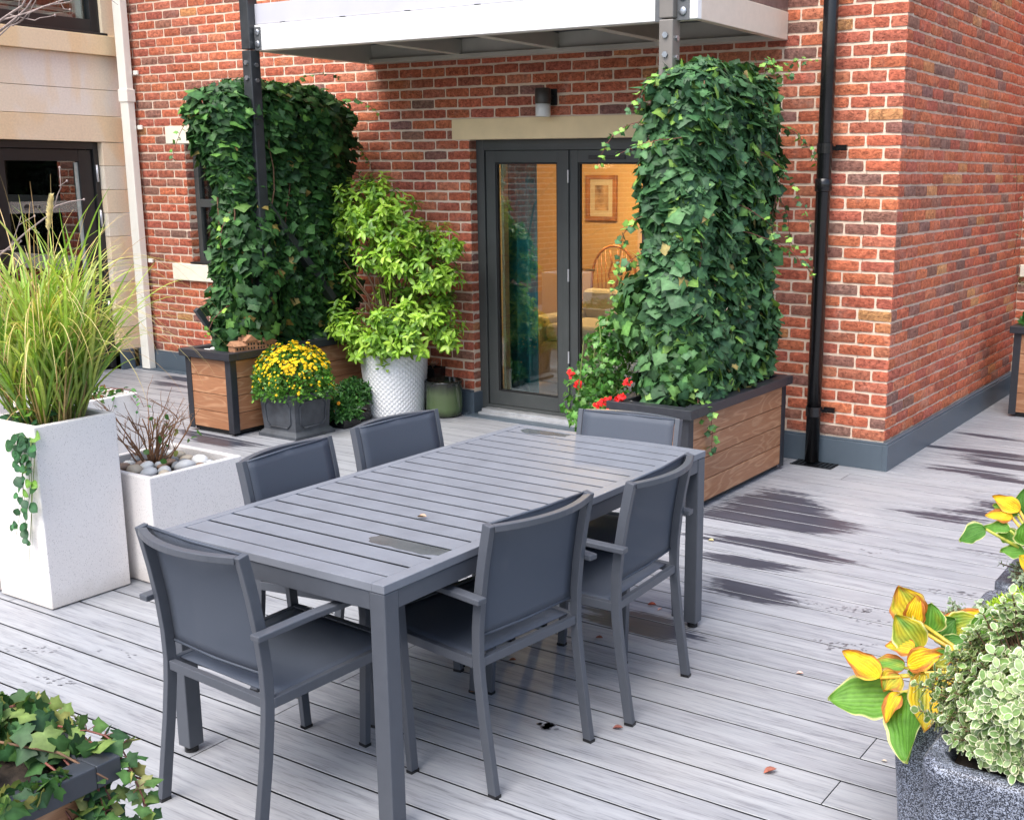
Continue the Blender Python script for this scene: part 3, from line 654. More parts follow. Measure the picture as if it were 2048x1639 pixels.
# upper window with shutters
uw = MB(); ya, yb = -1.6, -.13; z0, z1 = 2.99, 4.2
uw.box(-.10, -.03, ya, ya+.09, z0, z1).box(-.10, -.03, yb-.09, yb, z0, z1).box(-.10, -.03, ya+.09, yb-.09, z0+.02, z0+.13).box(-.10, -.03, ya+.09, yb-.09, z1-.09, z1).box(-.03, .02, ya, yb+.04, z0+.0, z0+.022)
W = uw.build('upper_window', 'frame_dark', sb, bev=.003); MB().box(-.075, -.07, ya+.09, yb-.09, z0+.13, z1-.09).build('glass_pane', 'glass', W)
sh = MB(); sh.box(-.16, -.13, yb-.19, yb-.10, z0+.12, z1-.1); sh.box(-.16, -.13, ya+.1, yb-.1, z0+.12, z0+.17)
for i in range(12):
    z = z0+.20+i*.085; sh.bar((-.145, ya+.1, z), (-.145, yb-.19, z), .055, .012, (.5, 0, 1))
sh.bar((-.115, -1.0, z0+.15), (-.115, -1.0, z1-.1), .02, .02, (0, 1, 0)); sh.build('shutter', 'blind', W)

# ================================================================== PIPES, LAMP, BALCONY
t = empty('downpipe', (-.44, -.1, 0), 0, 'round black downpipe running down the brick by the corner', 'downpipe')
MB().tube([(0, 0, .02), (0, 0, 5.2)], .045, 24).build('pipe', 'black', t, True)
for z in (.348, 1.971):
    k = MB().tube([(0, 0, z-.03), (0, 0, z+.03)], .051, 24); k.box(.045, .115, .055, .075, z-.012, z+.022); k.box(.02, .05, .02, .1, z-.012, z+.012); k.build('bracket', 'black', t, False)
for z in (1.754,): MB().tube([(0, 0, z-.04), (0, 0, z-.035), (0, 0, z+.035), (0, 0, z+.04)], [.047, .053, .053, .047], 24).build('collar', 'black', t, True)
g = MB(); 
for i in range(9): g.box(-.55+i*.03, -.534+i*.03, -.16, -.035, .001, .006)
g.box(-.56, -.28, -.172, -.160, .001, .0065).box(-.56, -.28, -.0352, -.034, .001, .0065); g.box(-.56, -.28, -.165, -.036, -.003, .0015)
tag(g.build('drain_grate', 'black'), 'small black drain grate at the foot of the black downpipe', 'drain')
t = empty('downpipe', (-7.105, -.075, 0), 0, 'square cream downpipe in the corner where brick meets stone', 'downpipe')
MB().box(-.055, .055, -.035, .035, .01, 5.2).build('pipe', 'cream_pipe', t, bev=.006)
MB().box(-.063, .063, -.043, .043, 2.42, 2.53).build('collar', 'cream_pipe', t, bev=.004); 
for z in (2.673, 2.202, 1.013, .147): MB().box(.05, .11, .045, .06, z-.018, z+.018).build('bracket', 'cream_pipe', t, bev=.002)
t = empty('wall_lamp', (-2.53, 0, 2.2), 0, 'cylindrical wall light with bronze top and frosted white lower half above the lintel', 'wall light')
MB().lathe([(.054, .085), (.056, .095), (.056, .185), (.050, .19)], 28, 0, -.1, 0).build('lamp_body', 'lampdark', t, True)
MB().lathe([(.046, .0), (.052, .004), (.052, .084), (.05, .085)], 28, 0, -.1, 0).build('lamp_shade', 'frost', t, True)
mb = MB(); mb.box(.0, .03, -.06, -.012, .12, .15); mb.box(-.025, .055, -.012, -.0045, .08, .19); mb.build('back_plate', 'frame_dark', t, bev=.002)

def balcony():
    b = empty('balcony', (0, 0, 2.6), 0, 'white steel balcony over the patio door on two bolted posts', 'balcony')
    Z = .02; xl, xr, yf = -4.16, -.75, -1.195
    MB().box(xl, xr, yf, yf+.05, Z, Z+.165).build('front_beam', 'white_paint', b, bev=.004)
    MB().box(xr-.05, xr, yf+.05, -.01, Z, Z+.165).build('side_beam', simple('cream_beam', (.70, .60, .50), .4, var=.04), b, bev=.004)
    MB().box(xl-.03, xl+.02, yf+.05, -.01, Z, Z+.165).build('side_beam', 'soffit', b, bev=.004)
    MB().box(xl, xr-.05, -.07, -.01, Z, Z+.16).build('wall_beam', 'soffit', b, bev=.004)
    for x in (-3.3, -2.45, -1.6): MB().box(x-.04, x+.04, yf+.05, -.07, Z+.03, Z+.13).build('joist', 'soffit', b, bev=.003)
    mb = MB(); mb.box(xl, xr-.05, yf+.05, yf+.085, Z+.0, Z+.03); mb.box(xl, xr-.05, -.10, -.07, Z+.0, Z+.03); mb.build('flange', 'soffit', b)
    dk = MB()
    for i in range(26): dk.box(xl+.02+i*.1295, xl+.02+i*.1295+.122, yf+.05, -.02, Z+.135, Z+.16)
    dk.build('decking', 'metal_dark', b); MB().box(xl+.01, xr-.04, yf+.051, -.015, Z+.1605, Z+.167).build('sky_gap_blocker', 'frame_dark', b)  # solid panel added over the boards to keep sky out of their gaps
    MB().box(xl+.02, xr-.002, yf+.008, yf+.03, Z+.169, Z+.30).build('upper_fascia', 'fascia_grey', b, bev=.003)
    MB().box(xr-.03, xr-.006, yf+.03, -.01, Z+.169, Z+.55).build('side_panel', simple('tinted_panel', (.18, .12, .11), .2), b)
    MB().box(xl+.02, xr, yf+.02, yf+.05, Z+.301, Z+.50).build('front_panel', simple('cream_panel', (.75, .74, .73), .35), b, bev=.003) if False else None
    for x in (-3.9, -3.35, -2.8, -2.25, -1.7): MB().box(x, x+.045, yf+.004, yf+.02, Z+.163, Z+.172).build('clip', 'frame_dark', b)
    for i, (x0, x1) in enumerate(((-4.225, -4.14), (-.955, -.87))):
        p = MB(); p.box(x0, x1, -1.245, -1.16, -2.05, .02); p.box(x0-.0, x1+.0, -1.245, -1.16, .026, 1.2)
        P = p.build('post', 'post' if i == 0 else simple('post_grey', (.17, .155, .14), .35, var=.15, scale=4), b, bev=.006)
        for z in (-.06, -.16):
            MB().tube([((x0+x1)/2, -1.246, z), ((x0+x1)/2, -1.256, z)], .017, 6).build('bolt', 'bolt', P)
            MB().tube([(x1, -1.20, z-.015), (x1+.010, -1.20, z-.015)], .015, 6).build('bolt', 'bolt', P)
        pl = MB(); 
        if i == 0: pl.box(x1+.001, x1+.06, -1.203, -1.1955, Z, Z+.15)
        else: pl.box(x1+.001, x1+.075, -1.203, -1.1955, Z-.005, Z+.17).box(x0-.05, x0-.001, -1.203, -1.1955, Z-.005, Z+.17)
        PL = pl.build('bracket_plate', simple('bracket_paint', (.10, .105, .11), .35), P, bev=.002)
        cx = (x1+.03) if i == 0 else (x1+.037)
        for z in (Z+.04, Z+.115):
            bl = MB().lathe([(.024, 0), (.022, .006), (.012, .009)], 16); bl.v = [(cx+vx, -1.203-vz, z+vy) for vx, vy, vz in bl.v]; bl.build('bolt', 'bolt', PL, True)
    br = MB(); br.bar((-4.19, -1.16, -.99), (-4.19, -.55, -1.72), .05, .07, (1, 0, 0)); br.bar((-4.44, -1.60, -1.72), (-4.44, -1.38, -2.03), .035, .035, (1, 0, 0)); br.build('brace', 'post', b, bev=.003)
balcony()
# ================================================================== TABLE AND CHAIRS
def table():
    t = empty('dining_table', (-.225, -3.825, 0), 0, 'long dark grey slatted metal garden table wet with rain', 'table')
    hx, hy, z = .46, .925, .74
    # offsets relative to centre
    fr = MB(); fw_ = .034
    y0 = -4.687+3.825; y1 = -2.948+3.825
    fr.box(-hx, -hx+fw_, -hy, hy, z-.025, z).box(hx-fw_-.012, hx, -hy, hy, z-.025, z).box(-hx+fw_, hx-fw_-.012, -hy, y0-.003, z-.025, z).box(-hx+fw_, hx-fw_-.012, y1+.003, hy, z-.025, z)
    fr.build('top_frame', 'metal_top_lit', t, bev=.002)
    sl = MB()
    for k in range(19): sl.box(-hx+fw_+.001, hx-fw_-.0135, y0+.0915*k+.0065, y0+.0915*(k+1)-.0065, z-.0045, z-.0012)
    sl.build('slat_top', 'metal_top_lit', t, bev=.0008)
    a = MB(); i = .004
    a.box(-hx+.058, hx-.058, -hy+i, -hy+i+.03, z-.080, z-.0265).box(-hx+.058, hx-.058, hy-i-.03, hy-i, z-.080, z-.0265)
    a.box(-hx+i, -hx+i+.03, -hy+.058, hy-.058, z-.080, z-.0265).box(hx-i-.03, hx-i, -hy+.058, hy-.058, z-.080, z-.0265)
    a.build('apron', 'metal', t, bev=.002)
    for sx in (-1, 1):
        for sy in (-1, 1):
            x, y = sx*(hx-.029), sy*(hy-.029); l = MB().box(x-.0275, x+.0275, y-.0275, y+.0275, .022, z-.0265).build('leg', 'metal', t, bev=.003)
            MB().tube([(x, y, .0), (x, y, .022)], .022, 12).build('foot', 'black', l)
    MB().box(-hx+fw_+.002, hx-fw_-.014, y0, y1, z-.0245, z-.020).build('groove_shade_sheet', 'gasket', t)  # black sheet put under the slats so the grooves read as dark shade
    sk = MB()
    for k in (3, 9, 15): sk.box(-hx+.04, hx-.05, y0+.0915*k+.02, y0+.0915*k+.06, z-.05, z-.025)
    sk.build('cross_rail', 'metal_dark', t)
table()
def puddle(name, pts, z, lab):
    P = [px(u, v, 2, z) for u, v in pts]; c = sum(P, Vector())/len(P); P = [(p.x, p.y, z) for p in P]
    Q = []
    for i in range(len(P)):
        a, b = Vector(P[i]), Vector(P[(i+1) % len(P)])
        for k in range(4): q = a.lerp(b, k/4); q += (q-c).normalized()*.004*math.sin(k*2.1+i*1.7); Q.append(q)
    mb = MB(); ys = -4.687
    def clip(poly, lim, sgn):
        out = []
        for i in range(len(poly)):
            p, q = poly[i], poly[(i+1) % len(poly)]; pin, qin = sgn*(p.y-lim) >= 0, sgn*(q.y-lim) >= 0
            if pin: out.append(p)
            if pin != qin: out.append(p.lerp(q, (lim-p.y)/(q.y-p.y)))
        return out
    for k in range(19):
        s0, s1 = ys+.0915*k+.0075, ys+.0915*(k+1)-.0075; poly = clip(clip(Q, s0, 1), s1, -1)
        if len(poly) > 2: cc = sum(poly, Vector())/len(poly); mb.add([cc]+poly, [(0, 1+i, 1+(i+1) % len(poly)) for i in range(len(poly))])
    tag(mb.build(name, 'puddle'), lab, 'puddle', kind='stuff')
puddle('rain_puddle', [(737,1075),(765,1068),(830,1082),(905,1097),(893,1111),(840,1107),(780,1092),(740,1084)], .7394, 'shiny rain puddle on the near end of the table top')
puddle('rain_puddle', [(1040,860),(1065,853),(1110,861),(1145,868),(1130,873),(1090,869),(1050,866)], .7394, 'shiny rain puddle on the far end of the table top')

def rear_profile():
    z = [0, .12, .25, .36, .43, .52, .62, .72, .80, .845]; y = [-.290, -.272, -.252, -.239, -.234, -.236, -.246, -.262, -.278, -.288]; return list(zip(y, z))
PROF = rear_profile()
def yprof(z): return float(np.interp(z, [p[1] for p in PROF], [p[0] for p in PROF]))
def chair():
    c = empty('garden_armchair', (0, 0, 0))
    for s in (-1, 1):
        MB().sweep([(s*.2225, y, z) for y, z in PROF], .022, .032, (1, 0, 0)).build('leg', 'metal', c, bev=.002)
        MB().sweep([(s*.250, .262, 0), (s*.250, .250, .2), (s*.250, .236, .43), (s*.252, .224, .612)], .022, .030, (1, 0, 0)).build('leg', 'metal', c, bev=.002)
        MB().sweep([(s*.252, -.285, .622), (s*.256, -.10, .632), (s*.256, .10, .632), (s*.252, .255, .622)], .036, .018, (1, 0, 0)).build('armrest', 'metal', c, bev=.003)
    fr = MB()
    for s in (-1, 1): fr.sweep([(s*.226, -.222, .412), (s*.234, .235, .43)], .020, .030, (1, 0, 0))
    fr.box(-.21, .21, -.246, -.226, .400, .428).box(-.235, .235, .222, .246, .412, .446)
    fr.build('seat_frame', 'metal', c, bev=.002)
    V = []; Fc = []; nx, ny = 10, 10
    for j in range(ny+1):
        for i in range(nx+1):
            a, b = i/nx, j/ny; x = (-1+2*a)*(.222+.008*b); y = -.205+.445*b; V.append((x, y, .4255+.018*b-.009*math.sin(math.pi*a)*math.sin(math.pi*b)))
    for j in range(ny):
        for i in range(nx): q = j*(nx+1)+i; Fc.append((q, q+1, q+nx+2, q+nx+1))
    o = link('seat', fast_mesh('seat', V, Fc), 'sling', c, True); m2 = o.modifiers.new('s', 'SOLIDIFY'); m2.thickness = .003
    V = []; Fc = []; nz = 12
    for j in range(nz+1):
        z = .485+(.843-.485)*j/nz
        for i in range(nx+1):
            x = -.209+.418*i/nx; V.append((x, yprof(z)+.012-.010*math.sin(math.pi*i/nx), z))
    for j in range(nz):
        for i in range(nx): q = j*(nx+1)+i; Fc.append((q, q+1, q+nx+2, q+nx+1))
    o = link('backrest', fast_mesh('backrest', V, Fc), 'sling_back', c, True); m2 = o.modifiers.new('s', 'SOLIDIFY'); m2.thickness = .003
    hm = MB().tube([(-.207, yprof(.485)+.012, .487), (0, yprof(.485)+.002, .487), (.207, yprof(.485)+.012, .487)], .0045, 6); hm.build('hem', 'sling', c, True); hm = MB().tube([(-.207, yprof(.843)+.012, .842), (0, yprof(.843)+.002, .842), (.207, yprof(.843)+.012, .842)], .0045, 6); hm.build('hem', 'sling', c, True)
    MB().sweep([(x, yprof(.835)-.008-.050*(1-(x/.21)**2), .833) for x in np.linspace(-.21, .21, 13)], .024, .020, (0, 1, 0)).build('top_rail', 'metal', c, bev=.002)
    for s in (-1, 1):
        MB().box(s*.236-.004+.0, s*.236+.004, yprof(.8)+.018, yprof(.8)+.020, .5, .51)
        for y, r in ((-.290, .2225), (.262, .250)): MB().box(s*r-.012, s*r+.012, y-.0165, y+.0165, -.0005, .010).build('foot_cap', 'black', c)
    return c
CH = chair()
seats = [((-.232, -4.690), -3.9, 'grey armchair at the near end of the table with its back to the camera'),
         ((.077, -4.178), 84, 'nearer grey armchair on the door-planter side of the table, seen from behind'),
         ((.140, -3.612), 93.4, 'farther grey armchair on the right side of the table, beside the wet boards'),
         ((-.559, -4.062), -84.5, 'grey armchair beside the low white planter, only its backrest above the table'),
         ((-.591, -3.494), -92.9, 'grey armchair on the left side of the table nearer the white quilted pot'),
         ((-.105, -3.170), -175, 'grey armchair at the far end of the table in front of the geraniums')]
for i, ((x, y), a, lab) in enumerate(seats):
    o = CH if i == 0 else copy_tree(CH)
    o.location = (x, y, 0); o.rotation_euler = (0, 0, R(a)); tag(o, lab, 'chair', 'armchairs round the dining table')

# ================================================================== PLANTERS AND POTS
def wood_planter(x0, x1, y0, y1, h, label, rim_mat='metal_dark', rows=4, group='timber-clad planters with dark metal frames', wi=.075):
    t = empty('wooden_planter', ((x0+x1)/2, (y0+y1)/2, 0), 0, label, 'planter', group)
    X, Y = (x1-x0)/2, (y1-y0)/2; r = .03; zr = h-.052
    rm = MB()
    rm.box(-X-r, X+r, -Y-r, -Y-r+wi, zr, h).box(-X-r, X+r, Y+r-wi, Y+r, zr, h).box(-X-r, -X-r+wi, -Y-r+wi, Y+r-wi, zr, h).box(X+r-wi, X+r, -Y-r+wi, Y+r-wi, zr, h)
    rm.build('rim', rim_mat, t, bev=.003)
    for sx in (-1, 1):
        for sy in (-1, 1):
            w = .055; x, y = sx*X, sy*Y
            MB().box(x, x-sx*w, y, y-sy*.006-sy*.0, .02, zr-.001).box(x, x-sx*.006, y-sy*.006, y-sy*w, .02, zr-.001).build('corner_post', 'metal_dark', t, bev=.0015)
    ph = (zr-.045)/rows
    for k in range(rows):
        za, zb = .04+k*ph, .04+(k+1)*ph-.0045
        for sy in (-1, 1):
            c = random.random(); MB().box(-X+.05, X-.05, sy*(Y-.005), sy*(Y-.025), za, zb, (c,)*3).build('plank', 'woodx', t, bev=.002)
        for sx in (-1, 1):
            c = random.random(); MB().box(sx*(X-.005), sx*(X-.025), -Y+.05, Y-.05, za, zb, (c,)*3).build('plank', 'woody', t, bev=.002)
    MB().box(-X+.03, X-.03, -Y+.03, Y-.03, .012, zr-.004).build('liner', 'gasket', t)
    soil_sheet(t, -X+.035, X-.035, -Y+.035, Y-.035, h-.05)
    MB().box(-X+.05, X-.05, -Y+.04, Y-.04, 0, .03).build('base', 'black', t)
    return t
def soil_sheet(t, x0, x1, y0, y1, z, amp=.008):
    n = 14; V = []; Fc = []
    for j in range(n+1):
        for i in range(n+1): V.append((x0+(x1-x0)*i/n, y0+(y1-y0)*j/n, z+random.uniform(-amp, amp)))
    for j in range(n):
        for i in range(n): q = j*(n+1)+i; Fc.append((q, q+1, q+n+2, q+n+1))
    link('soil', fast_mesh('soil', V, Fc), 'soil', t, True)
P1 = wood_planter(-4.61, -4.14, -1.59, -.12, .592, 'timber planter left of the quilted pot with a model house on its pebbles')
P2 = wood_planter(-1.02, -.548, -1.58, -.30, .595, 'timber planter right of the patio door overflowing with ivy')
P3 = wood_planter(.25, 1.25, 2.15, 2.65, .70, 'timber planter at the far right end of the deck beyond the corner')
P5 = wood_planter(-.45, .165, -7.0, -5.56, .59, 'dark-rimmed planter in the near left corner with trailing ivy', 'rim_grey', wi=.058)

def box_planter(x0, x1, y0, y1, h, label, wall=.032, fill=.05):
    t = empty('stone_planter', ((x0+x1)/2, (y0+y1)/2, 0), 0, label, 'planter', 'white terrazzo cube planters')
    X, Y = (x1-x0)/2, (y1-y0)/2; w = wall; zi = h-fill-.02
    V = [(-X, -Y, .004), (X, -Y, .004), (X, Y, .004), (-X, Y, .004), (-X, -Y, h), (X, -Y, h), (X, Y, h), (-X, Y, h),
         (-X+w, -Y+w, h), (X-w, -Y+w, h), (X-w, Y-w, h), (-X+w, Y-w, h), (-X+w, -Y+w, zi), (X-w, -Y+w, zi), (X-w, Y-w, zi), (-X+w, Y-w, zi)]
    Fc = [(0, 3, 2, 1), (0, 1, 5, 4), (1, 2, 6, 5), (2, 3, 7, 6), (3, 0, 4, 7), (4, 5, 9, 8), (5, 6, 10, 9), (6, 7, 11, 10), (7, 4, 8, 11), (8, 9, 13, 12), (9, 10, 14, 13), (10, 11, 15, 14), (11, 8, 12, 15), (12, 13, 14, 15)]
    link('planter_body', fast_mesh('planter_body', V, Fc), 'terrazzo', t, bev=.006, seg=3)
    soil_sheet(t, -X+w, X-w, -Y+w, Y-w, h-fill); return t
box_planter(-2.525, -2.152, -4.24, -3.86, .792, 'tall white stone planter holding the big ornamental grass')
box_planter(-2.545, -2.03, -3.81, -3.30, .5, 'low white stone planter with pebbles beside the tall one', fill=.045)
box_planter(-4.35, -3.83, -3.05, -2.55, .5, 'low white stone planter standing behind the ornamental grass')
box_planter(-4.90, -4.50, -3.35, -2.97, .79, 'white stone planter mostly cut off by the left edge, behind the grass')
box_planter(-3.08, -2.56, -4.23, -3.72, .5, 'white stone planter just showing left of the tall one')

def lead_planter():
    t = empty('square_planter', (-3.872, -1.26, 0), 0, 'square lead-look planter with raised panels under yellow chrysanthemums', 'planter')
    b = MB(); h = .315; lv = [(.187, 0), (.187, .022), (.172, .036), (.158, .05), (.172, h-.03), (.182, h-.024), (.182, h), (.155, h), (.15, h-.05)]
    V = []; 
    for r, z in lv: V += [(-r, -r, z), (r, -r, z), (r, r, z), (-r, r, z)]
    Fc = []
    for i in range(len(lv)-1):
        for k in range(4): Fc.append((4*i+k, 4*i+(k+1) % 4, 4*i+4+(k+1) % 4, 4*i+4+k))
    link('pot_body', fast_mesh('pot_body', V, Fc), 'lead', t, bev=.003)
    for a in range(4):
        M4 = Matrix.Rotation(a*math.pi/2, 4, 'Z'); pts = []
        for (x, z) in ((-.085, .075), (.085, .075), (.118, .108), (.122, .225), (.09, .258), (-.09, .258), (-.122, .225), (-.118, .108)):
            y = -(.160+.014*(z-.05)/.235); pts.append(M4 @ Vector((x, y-.002, z)))
        pts.append(pts[0]); MB().tube(pts, .006, 6).build('raised_panel', 'lead', t, True)
    soil_sheet(t, -.15, .15, -.15, .15, h-.035)
lead_planter()
def quilted_pot():
    t = empty('round_planter', (-3.745, -.37, 0), 0, 'round white pot with quilted diamond relief under the lime-green shrub', 'planter')
    n, mz = 288, 72; h, r0, r1 = .485, .205, .243; V = []; Fc = []
    for j in range(mz+1):
        z = h*j/mz; r = r0+(r1-r0)*min(1, (z/h)*1.3)**.8; e = min(1, z/.02, (h-z)/.018 if z < h else 0); e = max(0, e)
        for i in range(n):
            a = i/n*36; c = z/h*13.0
            p = abs(((a+c) % 1)-.5)*2; q = abs(((a-c) % 1)-.5)*2; d = (1-max(p, q)**3)*.008*e
            t2 = 2*math.pi*i/n; V.append(((r+d)*math.cos(t2), (r+d)*math.sin(t2), z+.002))
    for j in range(mz):
        for i in range(n): Fc.append((j*n+i, j*n+(i+1) % n, (j+1)*n+(i+1) % n, (j+1)*n+i))
    b = len(V)
    for (r, z) in ((r1-.022, h), (r1-.026, h-.07), (0.001, h-.07)):
        for i in range(n): t2 = 2*math.pi*i/n; V.append((r*math.cos(t2), r*math.sin(t2), z))
    rows = [b-n, b, b+n, b+2*n]
    for u, v in zip(rows[:-1], rows[1:]):
        for i in range(n): Fc.append((u+i, u+(i+1) % n, v+(i+1) % n, v+i))
    link('pot_body', fast_mesh('pot_body', V, Fc), simple('glazed_white', (.74, .75, .76), .38, var=.04, bump=.04, scale=6), t, True)
    MB().lathe([(.218, 0), (.19, .012), (.01, .015)], 32, 0, 0, h-.045).build('soil', 'soil', t)
quilted_pot()
def glazed():
    mt, nt, out = new_mat('green_glaze'); b = NB(nt); o = b.obj(); z = b.n('ShaderNodeSeparateXYZ', {'Vector': o}).outputs[2]
    f = b.math('ADD', z, b.math('MULTIPLY', b.noise(b.mapv(o, (1, 1, .4)), 14, 4), .09))
    c = b.ramp(f, [(.05, (.02, .028, .012)), (.12, (.085, .13, .05)), (.22, (.10, .14, .06)), (.30, (.018, .02, .016))])
    b.bsdf(out, c, .12, 0, b.bump(b.noise(o, 30), .05, .003), spec=.6); M['glaze'] = mt
    t = empty('glazed_pot', (-3.405, -.20, 0), 0, 'dark olive glazed round pot beside the patio door', 'pot')
    MB().lathe([(.115, .0), (.132, .012), (.139, .05), (.139, .255), (.145, .262), (.145, .275), (.133, .278), (.128, .22), (.01, .215)], 40, 0, 0, 0).build('pot_body', 'glaze', t, True)
    t = empty('black_pot', (-3.615, -.075, 0), 0, 'small black square pot with a pinkish succulent behind the glazed pot', 'pot')
    b2 = MB(); lv = [(.05, 0), (.068, .34), (.062, .34), (.058, .30)]; 
    for r, z in lv: b2.v += [(-r, -r, z), (r, -r, z), (r, r, z), (-r, r, z)]; b2.c += [(1, 1, 1)]*4
    for i in range(3):
        for k in range(4): b2.f.append((4*i+k, 4*i+(k+1) % 4, 4*i+4+(k+1) % 4, 4*i+4+k))
    b2.f.append((12, 13, 14, 15)); b2.build('pot_body', 'black', t)
glazed()
def granite(x, y, w, d, h, label, rz=0):
    t = empty('granite_pot', (x, y, 0), R(rz), label, 'planter', 'speckled granite-effect pots by the right edge')
    def ring(hx, hy, rad, z, n=8):
        v = []
        for (cx, cy, a0) in ((hx-rad, hy-rad, 0), (-hx+rad, hy-rad, 90), (-hx+rad, -hy+rad, 180), (hx-rad, -hy+rad, 270)):
            for k in range(n+1): a = R(a0+90*k/n); v.append((cx+rad*math.cos(a), cy+rad*math.sin(a), z))
        return v
    X, Y = w/2, d/2; L = [(X*.86, Y*.86, .05, .0), (X*.985, Y*.985, .05, h-.05), (X, Y, .055, h-.03), (X, Y, .055, h-.008), (X-.008, Y-.008, .05, h), (X-.038, Y-.038, .05, h), (X-.046, Y-.046, .05, h-.006), (X-.05, Y-.05, .05, h-.09)]
    V = []; Fc = []
    for a in L: V += ring(*a)
    n = len(ring(*L[0]))
    for i in range(len(L)-1):
        for k in range(n): Fc.append((n*i+k, n*i+(k+1) % n, n*i+n+(k+1) % n, n*i+n+k))
    link('pot_body', fast_mesh('pot_body', V, Fc), 'granite', t, True); soil_sheet(t, -X+.05, X-.05, -Y+.05, Y-.05, h-.04, .006)
GA = (1.845, -4.245, .5); granite(1.850, -4.345, .44, .44, .55, 'granite-effect pot in the near right corner under variegated foliage')
granite(1.645, -3.91, .45, .43, .44, 'granite-effect pot with hosta leaves hanging over it, behind the nearest pot')
granite(1.66, -3.42, .44, .43, .5, 'granite-effect pot holding the lime-green mound between the hostas')
granite(1.66, -2.95, .44, .43, .5, 'granite-effect pot farthest back on the right under the second hosta')

# pebbles -----------------------------------------------------------
def pebble_proto(seed):
    rr = random.Random(seed); mb = MB(); mb.ball((0, 0, 0), 1, .74+rr.random()*.2, .5+rr.random()*.15, 14, 9)
    ph = [rr.uniform(0, 6) for _ in range(6)]
    mb.v = [(x*(1+.09*math.sin(2*y+ph[0])+.05*math.sin(3*z+ph[1])), y*(1+.1*math.sin(2*x+ph[2])), z*(1+.08*math.sin(2.4*x+ph[3]))) for x, y, z in mb.v]
    return mb.mesh('pebble')
PB = {}
for nm, c in (('pale grey', (.52, .52, .52)), ('white', (.72, .71, .68)), ('brown', (.30, .19, .13)), ('slate grey', (.22, .23, .24)), ('buff', (.50, .42, .32))):
    mt = simple('pebble_'+nm, c, .5, var=.14, scale=30, bump=.12, bscale=80)
    for s in range(3): me = pebble_proto(hash((len(PB), s)) & 1023 if False else len(PB)*7+s); me.materials.append(mt); me.polygons.foreach_set('use_smooth', [True]*len(me.polygons)); PB[(nm, s)] = me
def pebble(x, y, z, r, nm, where, grp):
    o = bpy.data.objects.new('pebble', PB[(nm, random.randrange(3))]); COL.objects.link(o); o.location = (x, y, z+r*.35); o.scale = (r, r, r); o.rotation_euler = (random.uniform(-.3, .3), random.uniform(-.3, .3), random.random()*6.3)
    tag(o, f'rounded {nm} pebble {where}', 'pebble', grp)
def scatter(n, x0, x1, y0, y1, z, ra, rb, cols, where, grp, avoid=None):
    done = []
    for _ in range(n*30):
        if len(done) >= n: break
        r = random.uniform(ra, rb); x, y = random.uniform(x0+r, x1-r), random.uniform(y0+r, y1-r)
        if any((x-a)**2+(y-b)**2 < ((r+c)*.82)**2 for a, b, c in done) or (avoid and avoid(x, y)): continue
        done.append((x, y, r)); pebble(x, y, z, r, random.choice(cols), where, grp)
scatter(34, -2.50, -2.075, -3.765, -3.345, .462, .026, .05, ['pale grey', 'white', 'white', 'slate grey', 'buff', 'pale grey', 'brown'], 'in the low white planter by the twiggy shrub', 'pebbles in the low white planter', lambda x, y: (x+2.36)**2+(y+3.52)**2 < .055**2)
scatter(10, -4.59, -4.2, -1.57, -1.30, .556, .018, .03, ['white', 'white', 'pale grey'], 'at the near end of the left timber planter', 'pebbles in the left timber planter', lambda x, y: x > -4.27)
scatter(14, -4.30, -4.13, -1.0, -.25, .556, .02, .036, ['buff', 'pale grey', 'buff'], 'along the front rim of the left timber planter', 'pebbles along the left timber planter rim')
scatter(22, -.70, -.56, -1.5, -.36, .558, .02, .036, ['white', 'pale grey', 'buff'], 'along the front rim of the ivy planter by the door', 'pebbles along the ivy planter rim')
scatter(9, -1.0, -.70, -1.555, -1.45, .558, .02, .034, ['white', 'pale grey', 'brown'], 'at the near end of the ivy planter by the door', 'pebbles at the near end of the ivy planter')

# small things ------------------------------------------------------
def model_house():
    t = empty('model_house', (-4.165, -1.37, .588), R(82), 'terracotta model of a row of gabled cottages on the left timber planter', 'ornament'); t.scale = (1.15, 1.15, 1.2)
    for i, (x, w, d, h, rh) in enumerate(((-.10, .075, .07, .035, .03), (-.025, .07, .075, .06, .034), (.045, .07, .07, .05, .03), (.115, .075, .065, .04, .028))):
        b = MB(); b.box(x-w/2, x+w/2, -d/2, d/2, 0, h); B = b.build('house_wall', 'terracotta', t, bev=.001)
        r = MB(); e = .008
        if i % 2 == 0: r.add([(x-w/2-e, -d/2-e, h), (x+w/2+e, -d/2-e, h), (x+w/2+e, d/2+e, h), (x-w/2-e, d/2+e, h), (x-w/2-e, 0, h+rh), (x+w/2+e, 0, h+rh)], [(0, 3, 2, 1), (0, 1, 5, 4), (2, 3, 4, 5), (1, 2, 5), (3, 0, 4)])
        else: r.add([(x-w/2-e, -d/2-e, h), (x+w/2+e, -d/2-e, h), (x+w/2+e, d/2+e, h), (x-w/2-e, d/2+e, h), (x, -d/2-e, h+rh), (x, d/2+e, h+rh)], [(0, 3, 2, 1), (1, 2, 5, 4), (3, 0, 4, 5), (0, 1, 4), (2, 3, 5)])
        r.build('house_roof', 'terracotta', B); MB().box(x+.012, x+.024, -.008, .008, h+rh*.5, h+rh+.018).build('chimney', 'terracotta', B)
        wn = MB()
        for k in (-1, 0, 1):
            for z in ((h*.5,) if h < .045 else (h*.28, h*.68)): wn.box(x+k*w*.28-.005, x+k*w*.28+.005, -d/2-.0015, -d/2+.001, z-.006, z+.007)
        wn.build('window', 'gasket', B)
model_house()
